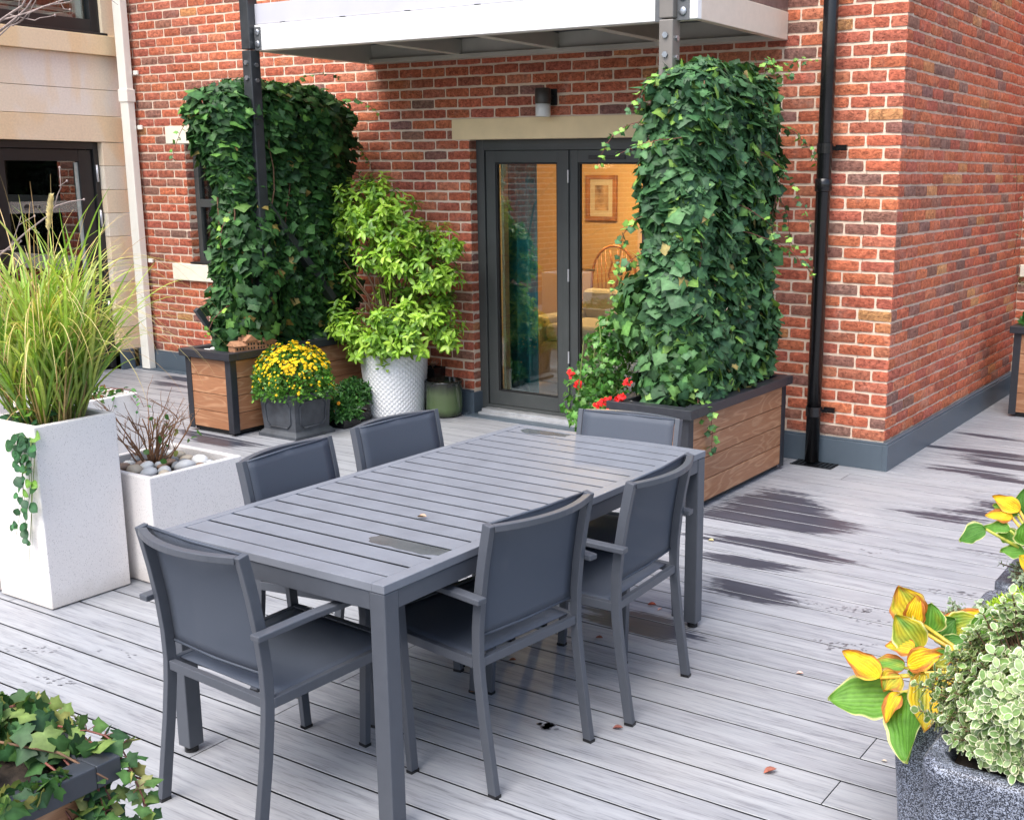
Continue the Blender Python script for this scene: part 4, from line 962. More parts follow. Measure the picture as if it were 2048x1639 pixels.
def solar():
    t = empty('solar_light', (-.635, -1.33, .57), R(0), 'black solar spike light standing in the ivy planter', 'light'); t.rotation_euler = (R(-12), R(10), 0)
    MB().tube([(0, 0, -.06), (0, 0, .16), (0, 0, .2)], [.006, .018, .028], 12).build('spike', 'black', t, True)
    MB().lathe([(.03, 0), (.042, .004), (.042, .014), (.03, .017)], 20, 0, 0, .2).build('solar_head', simple('solar_cell', (.03, .04, .06), .15), t, True)
solar()
def black_tube():
    t = tag(MB().tube([(1.70, -3.80, .47), (1.705, -3.93, .68)], .036, 20, cap=False).build('pipe_offcut', 'black', None, True), 'short black plastic tube poking up among the pots at the right edge', 'tube'); sm = t.modifiers.new('s', 'SOLIDIFY'); sm.thickness = .004
black_tube()
# ================================================================== PLANTS
def T_ivy():
    o = [(0, .0), (.15, -.14), (.38, -.15), (.40, .05), (.66, .28), (.42, .42), (.28, .60), (0, .88)]
    o = o+[(-x, y) for x, y in o[-2:0:-1]]
    V = [(0, .22, .05)]+[(x, y, -.09*abs(x)-.08*max(0, y-.4)**1.5) for x, y in o]; V[1] = (0, 0, 0)
    F = [(0, 1+i, 1+(i+1) % len(o)) for i in range(len(o))]; rim = [0]+[.0]*len(o); vein = [1]+[.0]*len(o); vein[1] = 1; vein[8] = .25
    return np.array(V), F, np.array(rim), np.array(vein)
def T_oval(w=.26, fold=.10, curl=.18, n=5, pointy=1.0):
    V = []; F = []; rim = []; vein = []
    for j in range(n+1):
        t = j/n; ww = w*math.sin(math.pi*min(1, t*.92+.04))**.8*(1-.35*t*pointy) if 0 < j < n else .012
        for k, s in enumerate((-1, 0, 1)):
            V.append((s*ww, t, abs(s)*fold*ww*3-curl*t*t)); rim.append(abs(s) if 0 < j < n else (.8 if j == n else .3)); vein.append(1-abs(s))
    for j in range(n):
        for k in range(2): q = j*3+k; F.append((q, q+1, q+4, q+3))
    return np.array(V), F, np.array(rim), np.array(vein)
def T_oval_rim(w=.34, n=6):
    """leaf with a distinct cream margin: 5 columns"""
    V = []; F = []; rim = []; vein = []
    for j in range(n+1):
        t = j/n; ww = w*math.sin(math.pi*min(1, t*.94+.03))**.75
        wav = .04*math.sin(j*2.4)
        for s in (-1, -.68, 0, .68, 1):
            V.append((s*ww, t, abs(s)*.12*w+wav*abs(s)-.16*t*t)); rim.append(1 if abs(s) == 1 or j in (0, n) else 0); vein.append(1 if s == 0 else 0)
    for j in range(n):
        for k in range(4): q = j*5+k; F.append((q, q+1, q+6, q+5))
    return np.array(V), F, np.array(rim), np.array(vein)
def unit(a): return a/np.maximum(1e-9, np.linalg.norm(a, axis=-1, keepdims=True))
def leaves(name, T, P, N, D, S, C, Crim=None, Cvein=None, mt='leaf', parent=None, smooth=False, wide=None):
    TV, TF, rim, vein = T; n = len(P); P, N, D, S, C = [np.asarray(a, float) for a in (P, N, D, S, C)]
    D = unit(D); X = unit(np.cross(D, N)); Z = np.cross(X, D); k = len(TV)
    w = np.ones(n) if wide is None else wide
    V = P[:, None, :]+S[:, None, None]*(TV[None, :, 0, None]*w[:, None, None]*X[:, None, :]+TV[None, :, 1, None]*D[:, None, :]+TV[None, :, 2, None]*Z[:, None, :])
    col = np.repeat(C[:, None, :], k, 1)
    if Cvein is not None: cv = np.asarray(Cvein); cv = cv[:, None, :] if cv.ndim == 2 else cv; col = col*(1-vein[None, :, None])+cv*vein[None, :, None]
    if Crim is not None: cr = np.asarray(Crim); cr = cr[:, None, :] if cr.ndim == 2 else cr; col = col*(1-rim[None, :, None])+cr*rim[None, :, None]
    F = [np.array([f for f in TF if len(f) == q]) for q in (3, 4)]; FL = []
    for f in F:
        if len(f): FL.append((f[None]+(np.arange(n)*k)[:, None, None]).reshape(-1, f.shape[1]))
    faces = FL[0] if len(FL) == 1 else [tuple(r) for A in FL for r in A]
    return link(name, fast_mesh(name, V.reshape(-1, 3), faces, col.reshape(-1, 3)), mt, parent, smooth)
def jit(c, n, a=.2): 
    c = np.asarray(c, float); f = 1+RNG.uniform(-a, a, (n, 1)); return np.clip(c[None]*f*(1+RNG.uniform(-.08, .08, (n, 3))), 0, 1)
def choose(cols, probs, n, a=.2):
    i = RNG.choice(len(cols), n, p=probs); return np.clip(np.array(cols)[i]*(1+RNG.uniform(-a, a, (n, 1)))*(1+RNG.uniform(-.07, .07, (n, 3))), 0, 1)
TI = T_ivy(); TO = T_oval(); TL = T_oval(.19, .12, .25); TR = T_oval_rim()

def lump(a, z, ph): return .5*math.sin(3*a+2.1*z*2+ph)+.35*math.sin(5*a-4.3*z+ph*2)+.3*math.sin(7*z*1.7+2*a+ph*3)
def ivy_mass(label, par, y0, y1, xc, z0, z1, hx, prof, seed, n, size, cols, probs, lumpamp=.05):
    yc, hy = (y0+y1)/2, (y1-y0)/2
    root = empty('climbing_ivy', (xc, yc, z0), 0, label, 'ivy', 'ivy columns growing up trellises in the timber planters'); rel = Vector((xc, yc, z0))
    P, N = [], []
    for i in range(n):
        z = random.uniform(0, 1)**.95; th = random.uniform(0, 2*math.pi)
        if math.cos(th)*.75-math.sin(th)*.65 < -.55 and random.random() < .7: th = random.uniform(-2.6, 1.5)
        zz = z0+(z1-z0)*z; sx, sy, yo = (*prof(z), 0)[:3]; L = lump(th, zz, seed)
        cy, cx = (random.uniform(-1, 1), math.copysign(1, math.cos(th))) if random.random() < hy/(hx+hy)*.92 else (math.copysign(1, math.sin(th)), random.uniform(-1, 1))
        if cx < -.5 and random.random() < .55: cx = -cx
        if cy > .7 and random.random() < .4: cy = -cy
        fk = (cx**4+cy**4)**-.25; cx *= fk; cy *= fk; th = math.atan2(cy**3/hy, cx**3/hx); L = lump(math.atan2(cy*hy, cx*hx)+cy*1.5, zz, seed)
        topf = 1 if z < .9 else math.sqrt(max(0, 1-((z-.9)/.1)**2*.75)); inset = random.random()**1.6*.13
        rx = (hx*sx+lumpamp*L)*topf-inset; ry = (hy*sy+lumpamp*L)*topf-inset
        if z > .9 and random.random() < .6: q = math.sqrt(random.random()); rx *= q; ry *= q; zz += .03*lump(th*2, 1, seed)
        P.append((cx*rx, cy*ry+yo, zz-z0)); N.append((math.cos(th)/1.0, math.sin(th), .35+random.uniform(-.3, .5)+(1.2 if z > .92 else 0)))
    P = np.array(P); N = unit(np.array(N)+RNG.normal(0, .40, (n, 3))); D = np.array([0, 0, -1.0])+RNG.normal(0, .55, (n, 3))+N*.45
    S = size*RNG.uniform(.45, 1.25, n)*(1+.4*(RNG.random(n) > .9)); C = choose(cols, probs, n)
    leaves('foliage', TI, P, N, D, S, C, None, C*1.4+.014, 'ivy', root, True)
    # stems and trellis inside
    st = MB()
    for k in range(26):
        y = random.uniform(-hy*.8, hy*.8); x = random.uniform(-.07, .15); p = [(x, y, -.04)]
        for q in range(1, 12): x += random.uniform(-.03, .03); y += random.uniform(-.07, .07); y = max(-hy*.85, min(hy*.85, y)); p.append((x, y, (z1-z0)*q/11*.93))
        st.tube(p, [.009-.0005*q for q in range(len(p))], 5)
    st.build('stem', 'stem', root, True)
    tr = MB()
    for y in np.linspace(-hy*.85, hy*.85, 7): tr.bar((0, y, -.05), (0, y, (z1-z0)*.9), .012, .012, (1, 0, 0))
    for z in np.linspace(.15, (z1-z0)*.88, 8): tr.bar((.012, -hy*.85, z), (.012, hy*.85, z), .012, .012)
    tr.build('trellis', 'stem', root)
    return root
def runner(mb, p0, d, ln, droop, n=10, wig=.03):
    p = Vector(p0); d = Vector(d).normalized(); pts = [p.copy()]
    for i in range(n): d = (d+Vector((random.gauss(0, wig*4), random.gauss(0, wig*4), -droop+random.gauss(0, wig*3)))).normalized(); p = p+d*ln/n; pts.append(p.copy())
    return pts
def runners(name, root, starts, size, cols, probs, mt='stem_red', T=None, leafmt='ivy', per=1, r=.0028):
    st = MB(); P, N, D, S = [], [], [], []
    for (p0, d, ln, droop) in starts:
        pts = runner(st, p0, d, ln, droop); st.tube(pts, [r*(1-.6*i/len(pts)) for i in range(len(pts))], 5)
        for i in range(1, len(pts)):
            for _ in range(per):
                q = pts[i]; a = Vector((random.gauss(0, 1), random.gauss(0, 1), random.gauss(0, .6))).normalized(); e = q+a*.018
                st.tube([q, e], .0012, 4, cap=False); P.append(e); N.append(Vector((random.gauss(.3, .6), random.gauss(-.4, .6), .9))); D.append(a+Vector((0, 0, -.6))); S.append(size*random.uniform(.55, 1.1)*(1-.45*i/len(pts)))
    st.build('runner', mt, root, True)
    n = len(P); C = choose(cols, probs, n); leaves(name, T or TI, P, N, D, S, C, None, C*1.35+.012, leafmt, root, True)
IVD = [(.014, .052, .012), (.024, .080, .018), (.040, .115, .026), (.085, .20, .035), (.018, .060, .02), (.22, .17, .05)]
IVB = [(.028, .080, .030), (.040, .108, .040), (.058, .145, .05), (.15, .28, .05), (.018, .055, .022), (.26, .20, .07)]
def profL(z):   # wider at the top, bulging near the head
    k = min(1, max(0, (.76-z)/.08)); return (.85+.30*math.exp(-((z-.86)/.13)**2)-.20*max(0, .3-z)/.3, .94+.08*math.exp(-((z-.85)/.14)**2)-.03*max(0, .35-z)/.35-.02*k, .02*k)
def profR(z): return (.92+.12*math.exp(-((z-.8)/.2)**2)+.1*math.exp(-((z-.15)/.15)**2), .97+.05*math.sin(z*5))
iL = ivy_mass('dark green ivy column behind the left balcony post, in the left timber planter', P1, -1.50, -.14, -4.38, .60, 2.44, .20, profL, 1.3, 12500, .070, IVD, [.32, .32, .19, .055, .1, .015])
iR = ivy_mass('ivy column climbing in front of the patio door lintel beside the black downpipe', P2, -1.47, -.30, -.80, .60, 2.42, .215, profR, 4.1, 11500, .067, IVB, [.255, .295, .25, .07, .115, .015])
runners('foliage', iL, [((.1, .55, 1.75), (.3, .8, .3), .30, .12), ((.12, .62, 1.4), (.1, .9, .2), .34, .3), ((.15, .6, 1.2), (.2, .8, .1), .34, .3), ((.1, .1, 1.85), (.3, .4, .5), .35, .12), ((-.1, -.68, 1.55), (-.2, -.7, .1), .3, .45), ((.15, -.6, .95), (.2, -.8, 0), .3, .35), ((.1, -.62, .3), (.1, -.6, 0), .3, .2)], .05, [(.10, .24, .04), (.2, .34, .05), (.04, .11, .03)], [.4, .2, .4], per=1)
runners('foliage', iR, [((.2, .1, 1.35), (.6, .5, -.1), .55, .12), ((.22, -.1, 1.05), (.6, .6, -.1), .6, .1), ((.1, .4, 1.8), (.5, .7, .2), .34, .08), ((.15, .5, 1.5), (.5, .8, 0), .42, .12), ((.1, .55, 1.1), (.5, .8, 0), .45, .25), ((.1, -.5, 1.4), (-.4, -.6, .1), .4, .06), ((0, -.5, 1.72), (-.6, -.5, .3), .3, .3), ((-.1, -.5, 1.5), (-.7, -.2, 0), .42, .1), ((.1, .2, 1.78), (.3, .7, .5), .3, .05), ((.12, .35, 1.72), (.2, .7, .6), .25, .02), ((-.1, -.55, 1.0), (-.6, -.4, 0), .35, .25), ((-.1, -.55, .8), (-.5, -.5, 0), .35, .3), ((.15, -.5, .1), (.7, -.2, .2), .25, .5), ((.2, -.48, .0), (.75, -.4, .25), .32, .6), ((.2, .0, .9), (.5, .5, 0), .5, .15)], .055, [(.20, .36, .07), (.11, .24, .05), (.05, .13, .05)], [.35, .25, .4], per=2)
def loose_ivy(root, c, r, n, size, cols, probs, seed=0):
    P = RNG.normal(0, 1, (n, 3)); P = unit(P)*RNG.uniform(.55, 1.05, (n, 1)); N = unit(P+RNG.normal(0, .35, (n, 3))+[0, 0, .3]); P = P*np.array(r)+np.array(c)
    P[:, 2] = np.maximum(P[:, 2], .01); D = np.array([0, 0, -1.])+RNG.normal(0, .5, (n, 3)); C = choose(cols, probs, n); leaves('foliage', TI, P, N, D, size*RNG.uniform(.6, 1.2, n), C, None, C*1.4+.012, 'ivy', root, True)
loose_ivy(iR, (.04, -.47, .22), (.22, .17, .24), 330, .075, [(.07, .17, .05), (.11, .24, .06), (.045, .11, .04)], [.4, .25, .35])
loose_ivy(iR, (-.18, -.42, .45), (.2, .2, .26), 300, .08, [(.07, .17, .05), (.11, .24, .06), (.045, .11, .04)], [.4, .25, .35])
loose_ivy(iR, (.12, -.2, .08), (.16, .45, .12), 150, .06, IVB, [.25, .29, .25, .06, .11, .04])

loose_ivy(iL, (.17, -.42, .35), (.13, .22, .42), 520, .085, IVD, [.31, .31, .19, .05, .1, .04])
loose_ivy(iL, (.16, -.40, .80), (.11, .20, .25), 300, .085, IVD, [.31, .31, .19, .05, .1, .04])
loose_ivy(iL, (.215, -.02, .58), (.05, .30, .32), 150, .07, IVD, [.32, .32, .19, .055, .1, .015])
loose_ivy(iL, (.05, -.62, .12), (.16, .10, .16), 120, .07, IVD, [.32, .32, .19, .055, .1, .015])
# shrub ---------------------------------------------------------------
def shrub():
    r = empty('leafy_shrub', (-3.745, -.37, .44), 0, 'lime-green leafy shrub growing in the round white quilted pot', 'shrub'); O = Vector((-3.745, -.37, .44))
    cl = [(710,402,46,-.40),(762,392,40,-.42),(800,425,50,-.4),(668,412,34,-.42),(740,455,55,-.52),(688,452,34,-.38),(790,480,58,-.5),(640,470,30,-.38),(668,492,34,-.4),(838,478,44,-.34),(880,490,44,-.32),(850,530,50,-.42),(800,545,46,-.52),(752,520,44,-.55),(905,497,26,-.3),(893,560,30,-.34),(655,625,36,-.38),(690,640,46,-.5),(735,655,52,-.56),(790,640,50,-.58),(845,640,50,-.45),(885,650,40,-.36),(880,610,36,-.3),(720,695,36,-.6),(775,690,42,-.62),(830,680,44,-.52),(668,660,28,-.5),(900,680,24,-.35),(690,560,26,-.4),(820,590,36,-.3),(770,585,22,-.3),(770,440,46,-.5),(820,625,44,-.5),(762,690,40,-.6),(862,560,42,-.42),(720,430,36,-.5),(800,510,40,-.56),(700,660,36,-.56)]
    P, N, D, S, C = [], [], [], [], []; st = MB(); B = Vector((0, 0, 0))
    for (u, v, rp, y) in cl:
        c = px(u, v, 1, y)-O; rad = rp/262; m = int(75+rad*520)
        mid = Vector((c.x*.35, c.y*.35, c.z*.45+.05)); st.tube([Vector((c.x*.12, c.y*.1, 0)), mid, mid.lerp(c, .6)+Vector((random.gauss(0, .02), 0, 0)), c], [.010, .007, .005, .003], 6)
        for _ in range(max(5, m//7)):   # rosettes
            a = Vector((random.gauss(0, 1), random.gauss(-.35, 1), random.gauss(.25, .9))).normalized(); tip = c+a*rad*random.uniform(.35, 1.0); st.tube([c, tip], [.003, .0016], 4, cap=False)
            ax = (a+Vector((0, 0, .45))).normalized(); k = random.randint(6, 9); g = random.choice([(.20, .36, .03), (.25, .42, .04), (.16, .31, .03), (.31, .47, .06), (.10, .21, .025)]); ph = random.random()*6
            s1 = ax.orthogonal().normalized(); s2 = ax.cross(s1)
            for i in range(k):
                t = ph+2.4*i; rdir = s1*math.cos(t)+s2*math.sin(t); d = rdir*.9+ax*(.75-.16*i)+Vector((0, 0, -.28)); P.append(tip+ax*(.012*(3-i)*.5)); D.append(d); N.append(ax*.9+Vector((0, 0, .5))-rdir*.2); S.append(random.uniform(.048, .078)); f = random.uniform(.8, 1.2); C.append((g[0]*f, g[1]*f, g[2]*f))
    C = np.array(C); leaves('foliage', T_oval(.27, .12, .22), P, N, D, S, C, C*1.12, C*1.3+.02, 'leaf', r, True)
    for k in range(3): st.tube([(.02*k-.02, 0, -.03), (.05*k-.05, .02, .25), (.08*k-.09, .0, .55), (.1*k-.1, .0, .85)], [.016, .014, .01, .006], 7)
    st.build('stem', 'stem', r, True)
shrub()
# chrysanthemums --------------------------------------------------------
def dome(name, root, n, rad, hz, cz, T, size, cols, probs, mt='leaf', inner=.25, low=-.25):
    P, N = [], []
    while len(P) < n:
        a = random.random()*2*math.pi; s = random.uniform(low, 1); c = math.sqrt(1-s*s) if s > 0 else 1; k = 1-random.random()**2*inner; L = 1+.08*math.sin(5*a+3*s)+.05*math.sin(9*a)
        P.append((rad*c*math.cos(a)*k*L, rad*c*math.sin(a)*k*L, cz+hz*s*k*L)); N.append((c*math.cos(a), c*math.sin(a), s+.2))
    P = np.array(P); N = np.array(N); D = N+RNG.normal(0, .8, (n, 3)); NN = N+RNG.normal(0, .5, (n, 3))+[0, 0, .4]; C = choose(cols, probs, n)
    leaves(name, T, P, NN, D, size*RNG.uniform(.6, 1.2, n), C, None, C*1.2, mt, root); return
def flowers(root, pts, nrm, size, col, centre=(.75, .4, .01), petals=9, name='blossom', double=False):
    V, Fc, C = [], [], []
    for p, nn, s in zip(pts, nrm, size):
        nn = Vector(nn).normalized(); a = nn.orthogonal().normalized(); b = nn.cross(a); p = Vector(p); f = random.uniform(.82, 1.15); cc = tuple(min(1, x*f) for x in col)
        for ring in range(2 if double else 1):
            k = 1-.4*ring; base = len(V); V.append(p+nn*s*(.18+.2*ring)); C.append(centre if ring else cc)
            for i in range(petals*2):
                t = math.pi*i/petals+ring*.3; rr = s*k*(1.0 if i % 2 else .62)*random.uniform(.9, 1.1); V.append(p+(a*math.cos(t)+b*math.sin(t))*rr+nn*s*(.25*ring+(.12 if i % 2 else .05))); C.append(cc)
            for i in range(petals*2): Fc.append((base, base+1+i, base+1+(i+1) % (petals*2)))
    return link(name, fast_mesh(name, V, Fc, C), 'petal', root)
def mums():
    r = empty('chrysanthemum', (-3.872, -1.26, .29), 0, 'mound of yellow chrysanthemums in the square lead-look planter', 'flowers')
    TC = (np.array([(0, 0, 0), (.22, .25, .02), (.12, .4, 0), (.36, .62, .02), (.1, .7, 0), (0, 1, 0), (-.1, .7, 0), (-.36, .62, .02), (-.12, .4, 0), (-.22, .25, .02)]), [(0, 1, 2), (2, 3, 4), (4, 5, 6), (6, 7, 8), (8, 9, 0), (0, 2, 8), (2, 4, 8), (4, 6, 8)], np.zeros(10), np.zeros(10))
    dome('foliage', r, 3900, .262, .25, .07, TC, .036, [(.055, .17, .022), (.09, .24, .03), (.14, .32, .045), (.035, .11, .015)], [.32, .32, .2, .16], inner=.35, low=-.35)
    P, N, S = [], [], []
    while len(P) < 620:
        a = random.random()*6.283; s = random.uniform(-.15, 1); 
        if random.random() > .16+.84*max(0, s)**1.1: continue
        c = math.sqrt(1-s*s) if s > 0 else 1; L = 1.04+.08*math.sin(5*a+3*s)+.05*math.sin(9*a); P.append((.262*c*math.cos(a)*L, .262*c*math.sin(a)*L, .07+.26*s*L)); N.append((c*math.cos(a)+random.gauss(0, .3), c*math.sin(a)+random.gauss(0, .3), s+.35)); S.append(random.uniform(.009, .020) if s > .45 else random.uniform(.005, .012))
    flowers(r, P, N, S, (.80, .56, .012), (.70, .36, .01), 7, double=True)
mums()
def marigold(x, y, h, label, flw):
    r = empty('marigold', (x, y, 0), 0, label, 'flowers', 'small bedding plants in black trays')
    MB().box(-.09, .09, -.085, .085, 0, .07).build('tray', 'black', r, bev=.006)
    dome('foliage', r, 900, .12, .10+h*.3, .07+h, TO, .042, [(.04, .13, .03), (.08, .22, .05), (.025, .08, .02)], [.4, .3, .3], inner=.5, low=-.3)
    if h > .05: MB().tube([(0, 0, .05), (0, 0, .1+h)], .02, 6).build('stem', 'stem_green', r)
    flowers(r, [f[0] for f in flw], [f[1] for f in flw], [f[2] for f in flw], (.78, .34, .015), (.5, .15, .01), 8, double=True)
marigold(-3.77, -.905, .02, 'orange-flowered bedding plant in a black tray against the timber planter', [((.05, -.09, .19), (.4, -.8, .4), .017), ((.02, -.10, .13), (.4, -.9, .3), .013), ((-.06, -.05, .17), (.1, -.8, .4), .011)])
marigold(-3.86, -.70, .10, 'green bedding plant in a black tray tucked behind the orange-flowered one', [((.03, -.08, .24), (.3, -.8, .4), .012)])
# geranium -----------------------------------------------------------------
def geranium():
    r = empty('geranium', (-1.27, -1.28, 0), 0, 'red-flowered trailing geranium in front of the patio door, left of the ivy', 'flowers')
    MB().lathe([(.10, 0), (.13, .26), (.14, .28), (.13, .285), (.12, .26), (.01, .25)], 28).build('pot', 'terracotta', r, True)
    TG = T_ivy(); P, N = [], []
    n = 1500
    for (cx, cy, cz, a, b, k) in ((.02, 0, .72, .17, .24, 1), (-.04, -.02, .5, .2, .2, 1), (.06, .0, .92, .12, .13, .6), (-.0, 0, .36, .15, .12, .5)):
        m = int(n*k/3.1)
        for _ in range(m): d = Vector((random.gauss(0, 1), random.gauss(0, 1), random.gauss(0, 1))).normalized(); q = random.uniform(.45, 1.05); P.append((cx+d.x*a*q, cy+d.y*a*q, cz+d.z*b*q)); N.append(d)
    P, N = np.array(P), np.array(N); m = len(P); C = choose([(.045, .14, .025), (.08, .22, .04), (.13, .30, .06)], [.4, .35, .25], m)
    leaves('foliage', TG, P, N+RNG.normal(0, .4, (m, 3))+[0, 0, .4], RNG.normal(0, .8, (m, 3))-[0, 0, .4], .036*RNG.uniform(.6, 1.3, m), C, None, C*1.2, 'leaf', r)
    st = MB(); 
    for k in range(18): st.tube([(0, 0, .22), (random.gauss(0, .05), random.gauss(0, .05), .5), (random.gauss(0, .09), random.gauss(0, .09), random.uniform(.6, .98))], [.005, .004, .002], 5)
    FP = []
    for (u, v) in ((1141,748),(1155,768),(1215,800),(1238,800),(1225,812),(1247,793),(1195,812),(1205,806),(1170,858),(1176,835),(1255,765)):
        c = px(u, v, 1, -1.40 if u < 1190 else -1.58)-r.location; st.tube([(c.x*.3, c.y*.3, c.z*.8), c], [.002, .0015], 4, cap=False)
        for _ in range(10): FP.append((c+Vector((random.gauss(0, .011), random.gauss(0, .011), random.gauss(0, .011)))))
    st.build('stem', 'stem_green', r, True)
    flowers(r, FP, [(random.gauss(.3, .5), random.gauss(-.6, .5), .5) for _ in FP], [random.uniform(.010, .016) for _ in FP], (.72, .018, .02), (.5, .01, .01), 5)
    c = px(1152, 758, 1, -1.30)-r.location; m = 26
    leaves('foliage', TG, np.array(c)[None]+RNG.normal(0, .03, (m, 3)), RNG.normal(0, 1, (m, 3))+[0, 0, 1], RNG.normal(0, 1, (m, 3)), .035*np.ones(m), choose([(.08, .22, .04)], [1], m), None, None, 'leaf', r)
geranium()
# ornamental grass ---------------------------------------------------------
def blades(name, root, specs, mt='grass'):
    V, Fc, C = [], [], []
    for (p0, dirv, ln, w, bend, c0, c1, twist) in specs:
        n = 11; p = Vector(p0); d = Vector(dirv).normalized(); base = len(V); side = d.cross(Vector((0, 0, 1))); side = side.normalized() if side.length > .1 else Vector((1, 0, 0)); side = (Matrix.Rotation(twist, 3, d) @ side)
        for i in range(n+1):
            t = i/n; ww = w*min(1, .25+t*3.2)*(1-t**2.2)+.0007; f = side*ww/2; nn = side.cross(d).normalized()
            c = [c0[k]*(1-t)+c1[k]*t for k in range(3)]
            V += [p-f+nn*ww*.22, p, p+f+nn*ww*.22]; C += [c, [min(1, x*1.25+.015) for x in c], c]
            d = (d+Vector((0, 0, -bend*(.2+t*1.6)/n*2.2))+Vector((random.gauss(0, .01), random.gauss(0, .01), 0))).normalized(); side = (side-d*side.dot(d)).normalized(); p = p+d*ln/n
        for i in range(n):
            for k in range(2): q = base+i*3+k; Fc.append((q, q+1, q+4, q+3))
    return link(name, fast_mesh(name, V, Fc, C), mt, root, True)
def grass():
    r = empty('ornamental_grass', (-2.34, -4.05, .74), 0, 'big clump of yellow-green ornamental grass in the tall white planter', 'grass')
    G = [(.16, .30, .03), (.22, .36, .04), (.10, .21, .025), (.30, .38, .06)]; G2 = [(.36, .44, .08), (.30, .46, .07), (.46, .46, .14), (.20, .36, .05)]; DRY = [(.50, .36, .15), (.58, .44, .22), (.40, .24, .09)]
    sp = []; cm = MB()
    for k in range(84):
        a = random.random()*6.283; q = random.random()**.6; bx, by = .125*q*math.cos(a), .125*q*math.sin(a); out = Vector((math.cos(a)*q*.32+random.gauss(0, .10), math.sin(a)*q*.32+random.gauss(0, .10), 1)).normalized(); H = random.uniform(.26, .62)
        b0 = Vector((bx, by, -.02)); tp = b0+out*H; cm.tube([b0, tp], [.0048, .003], 5, random.choice([(.26, .30, .08), (.42, .32, .12), (.18, .26, .05), (.48, .34, .14)]), cap=False)
        for j in range(random.randint(5, 8)):
            t = random.uniform(.12, 1); p = b0.lerp(tp, t); a2 = random.random()*6.283; d = out*random.uniform(.6, 1.6)+Vector((math.cos(a2), math.sin(a2), random.uniform(.5, 1.4)))*.74
            sp.append((p, d, random.uniform(.26, .56), random.uniform(.009, .019), random.uniform(.12, .85), random.choice(G), random.choice(G2), random.uniform(-.6, .6)))
    for k in range(120):
        a = random.random()*6.283; b0 = (.12*math.cos(a)*random.random(), .12*math.sin(a)*random.random(), random.uniform(0, .5)); d = (math.cos(a)*random.uniform(.1, .9), math.sin(a)*random.uniform(.1, .9), random.uniform(.5, 1.4)); c = random.choice(DRY); sp.append((b0, d, random.uniform(.35, .78), random.uniform(.002, .005), random.uniform(.3, 1.1), c, random.choice(DRY), random.uniform(-1, 1)))
    for k in range(46):   # fine arching tips toward the building and right
        a = random.uniform(-.9, 1.3); b0 = (.08*math.cos(a), .08*math.sin(a), random.uniform(.25, .55)); sp.append((b0, (math.cos(a), math.sin(a), random.uniform(.7, 1.2)), random.uniform(.5, .8), random.uniform(.003, .007), random.uniform(.8, 1.3), random.choice(G2), random.choice(DRY), 0))
    blades('foliage', r, sp); cm.build('stem', 'grass', r, True)
    c = px(104, 392, 1, -4.08)-r.location; e = px(92, 520, 1, -4.08)-r.location
    pl = MB(); top = Vector(c); bot = top+(Vector(e)-top)*.62; st = MB().tube([(-.02, -.02, 0), bot*.7, bot, top], [.003, .0028, .0025, .001], 5, (.55, .42, .22)); st.build('stem', 'grass', r, True)
    ps = []
    for k in range(420):
        t = random.random(); p = bot.lerp(top, .12+.86*t); rr = .021*math.sin(math.pi*min(1, .12+t*.88))**.7; a = random.random()*6.283; ps.append((p, (math.cos(a)*.6, math.sin(a)*.6, 1.2), .018+rr*.5, .003, .05, (.62, .52, .32), (.75, .66, .44), random.random()))
    blades('plume', r, ps)
grass()
def creeping():
    r = empty('trailing_vine', (-2.44, -4.20, .77), 0, 'trailing vine with round leaves hanging down the tall white planter', 'vine')
    TRd = T_oval(.42, .06, .12, 5, .2); st = MB(); P, N, D, S = [], [], [], []
    for (u0, v0, L, k, w) in ((50, 885, 120, 9, 1), (42, 905, 170, 12, 1), (62, 890, 200, 13, 1), (70, 900, 240, 6, .5), (30, 880, 60, 4, 1), (55, 890, 190, 12, 1)):
        a = px(u0, v0-35, 1, -4.20); b = px(u0, v0, 1, -4.262); c = px(u0+random.gauss(0, 6), v0+L*.5, 1, -4.262); d = px(u0+random.gauss(0, 12), v0+L, 1, -4.262); pts = [q-r.location for q in (a, b, c, d)]
        st.tube(pts, [.0022, .0018, .0014, .0008], 5)
        for i in range(k):
            t = (i+random.random()*.5)/k*3; j = min(2, int(t)); q = pts[j].lerp(pts[j+1], t-j); P.append(q+Vector((random.gauss(0, .012), -.008-random.random()*.02, 0))); N.append((random.gauss(.2, .3), -1, random.uniform(0, .7))); D.append((random.choice((-1, 1))*random.uniform(.4, 1), -.1, random.uniform(-1, .2))); S.append(random.uniform(.05, .075)*(1-.12*t)*(.6+.4*w))
    for k in range(40): P.append((random.uniform(-.02, .2), random.uniform(-.0, .10), random.uniform(-.0, .06))); N.append((random.gauss(0, .4), random.gauss(-.3, .4), 1)); D.append((random.gauss(0, 1), random.gauss(0, 1), .1)); S.append(random.uniform(.03, .05))
    st.build('runner', 'stem_green', r, True); n = len(P); C = choose([(.022, .080, .030), (.032, .11, .038), (.14, .28, .045)], [.5, .38, .12], n)
    leaves('foliage', TRd, P, N, D, S, C, C*1.05, C*1.5+.01, 'leaf', r, True)
creeping()
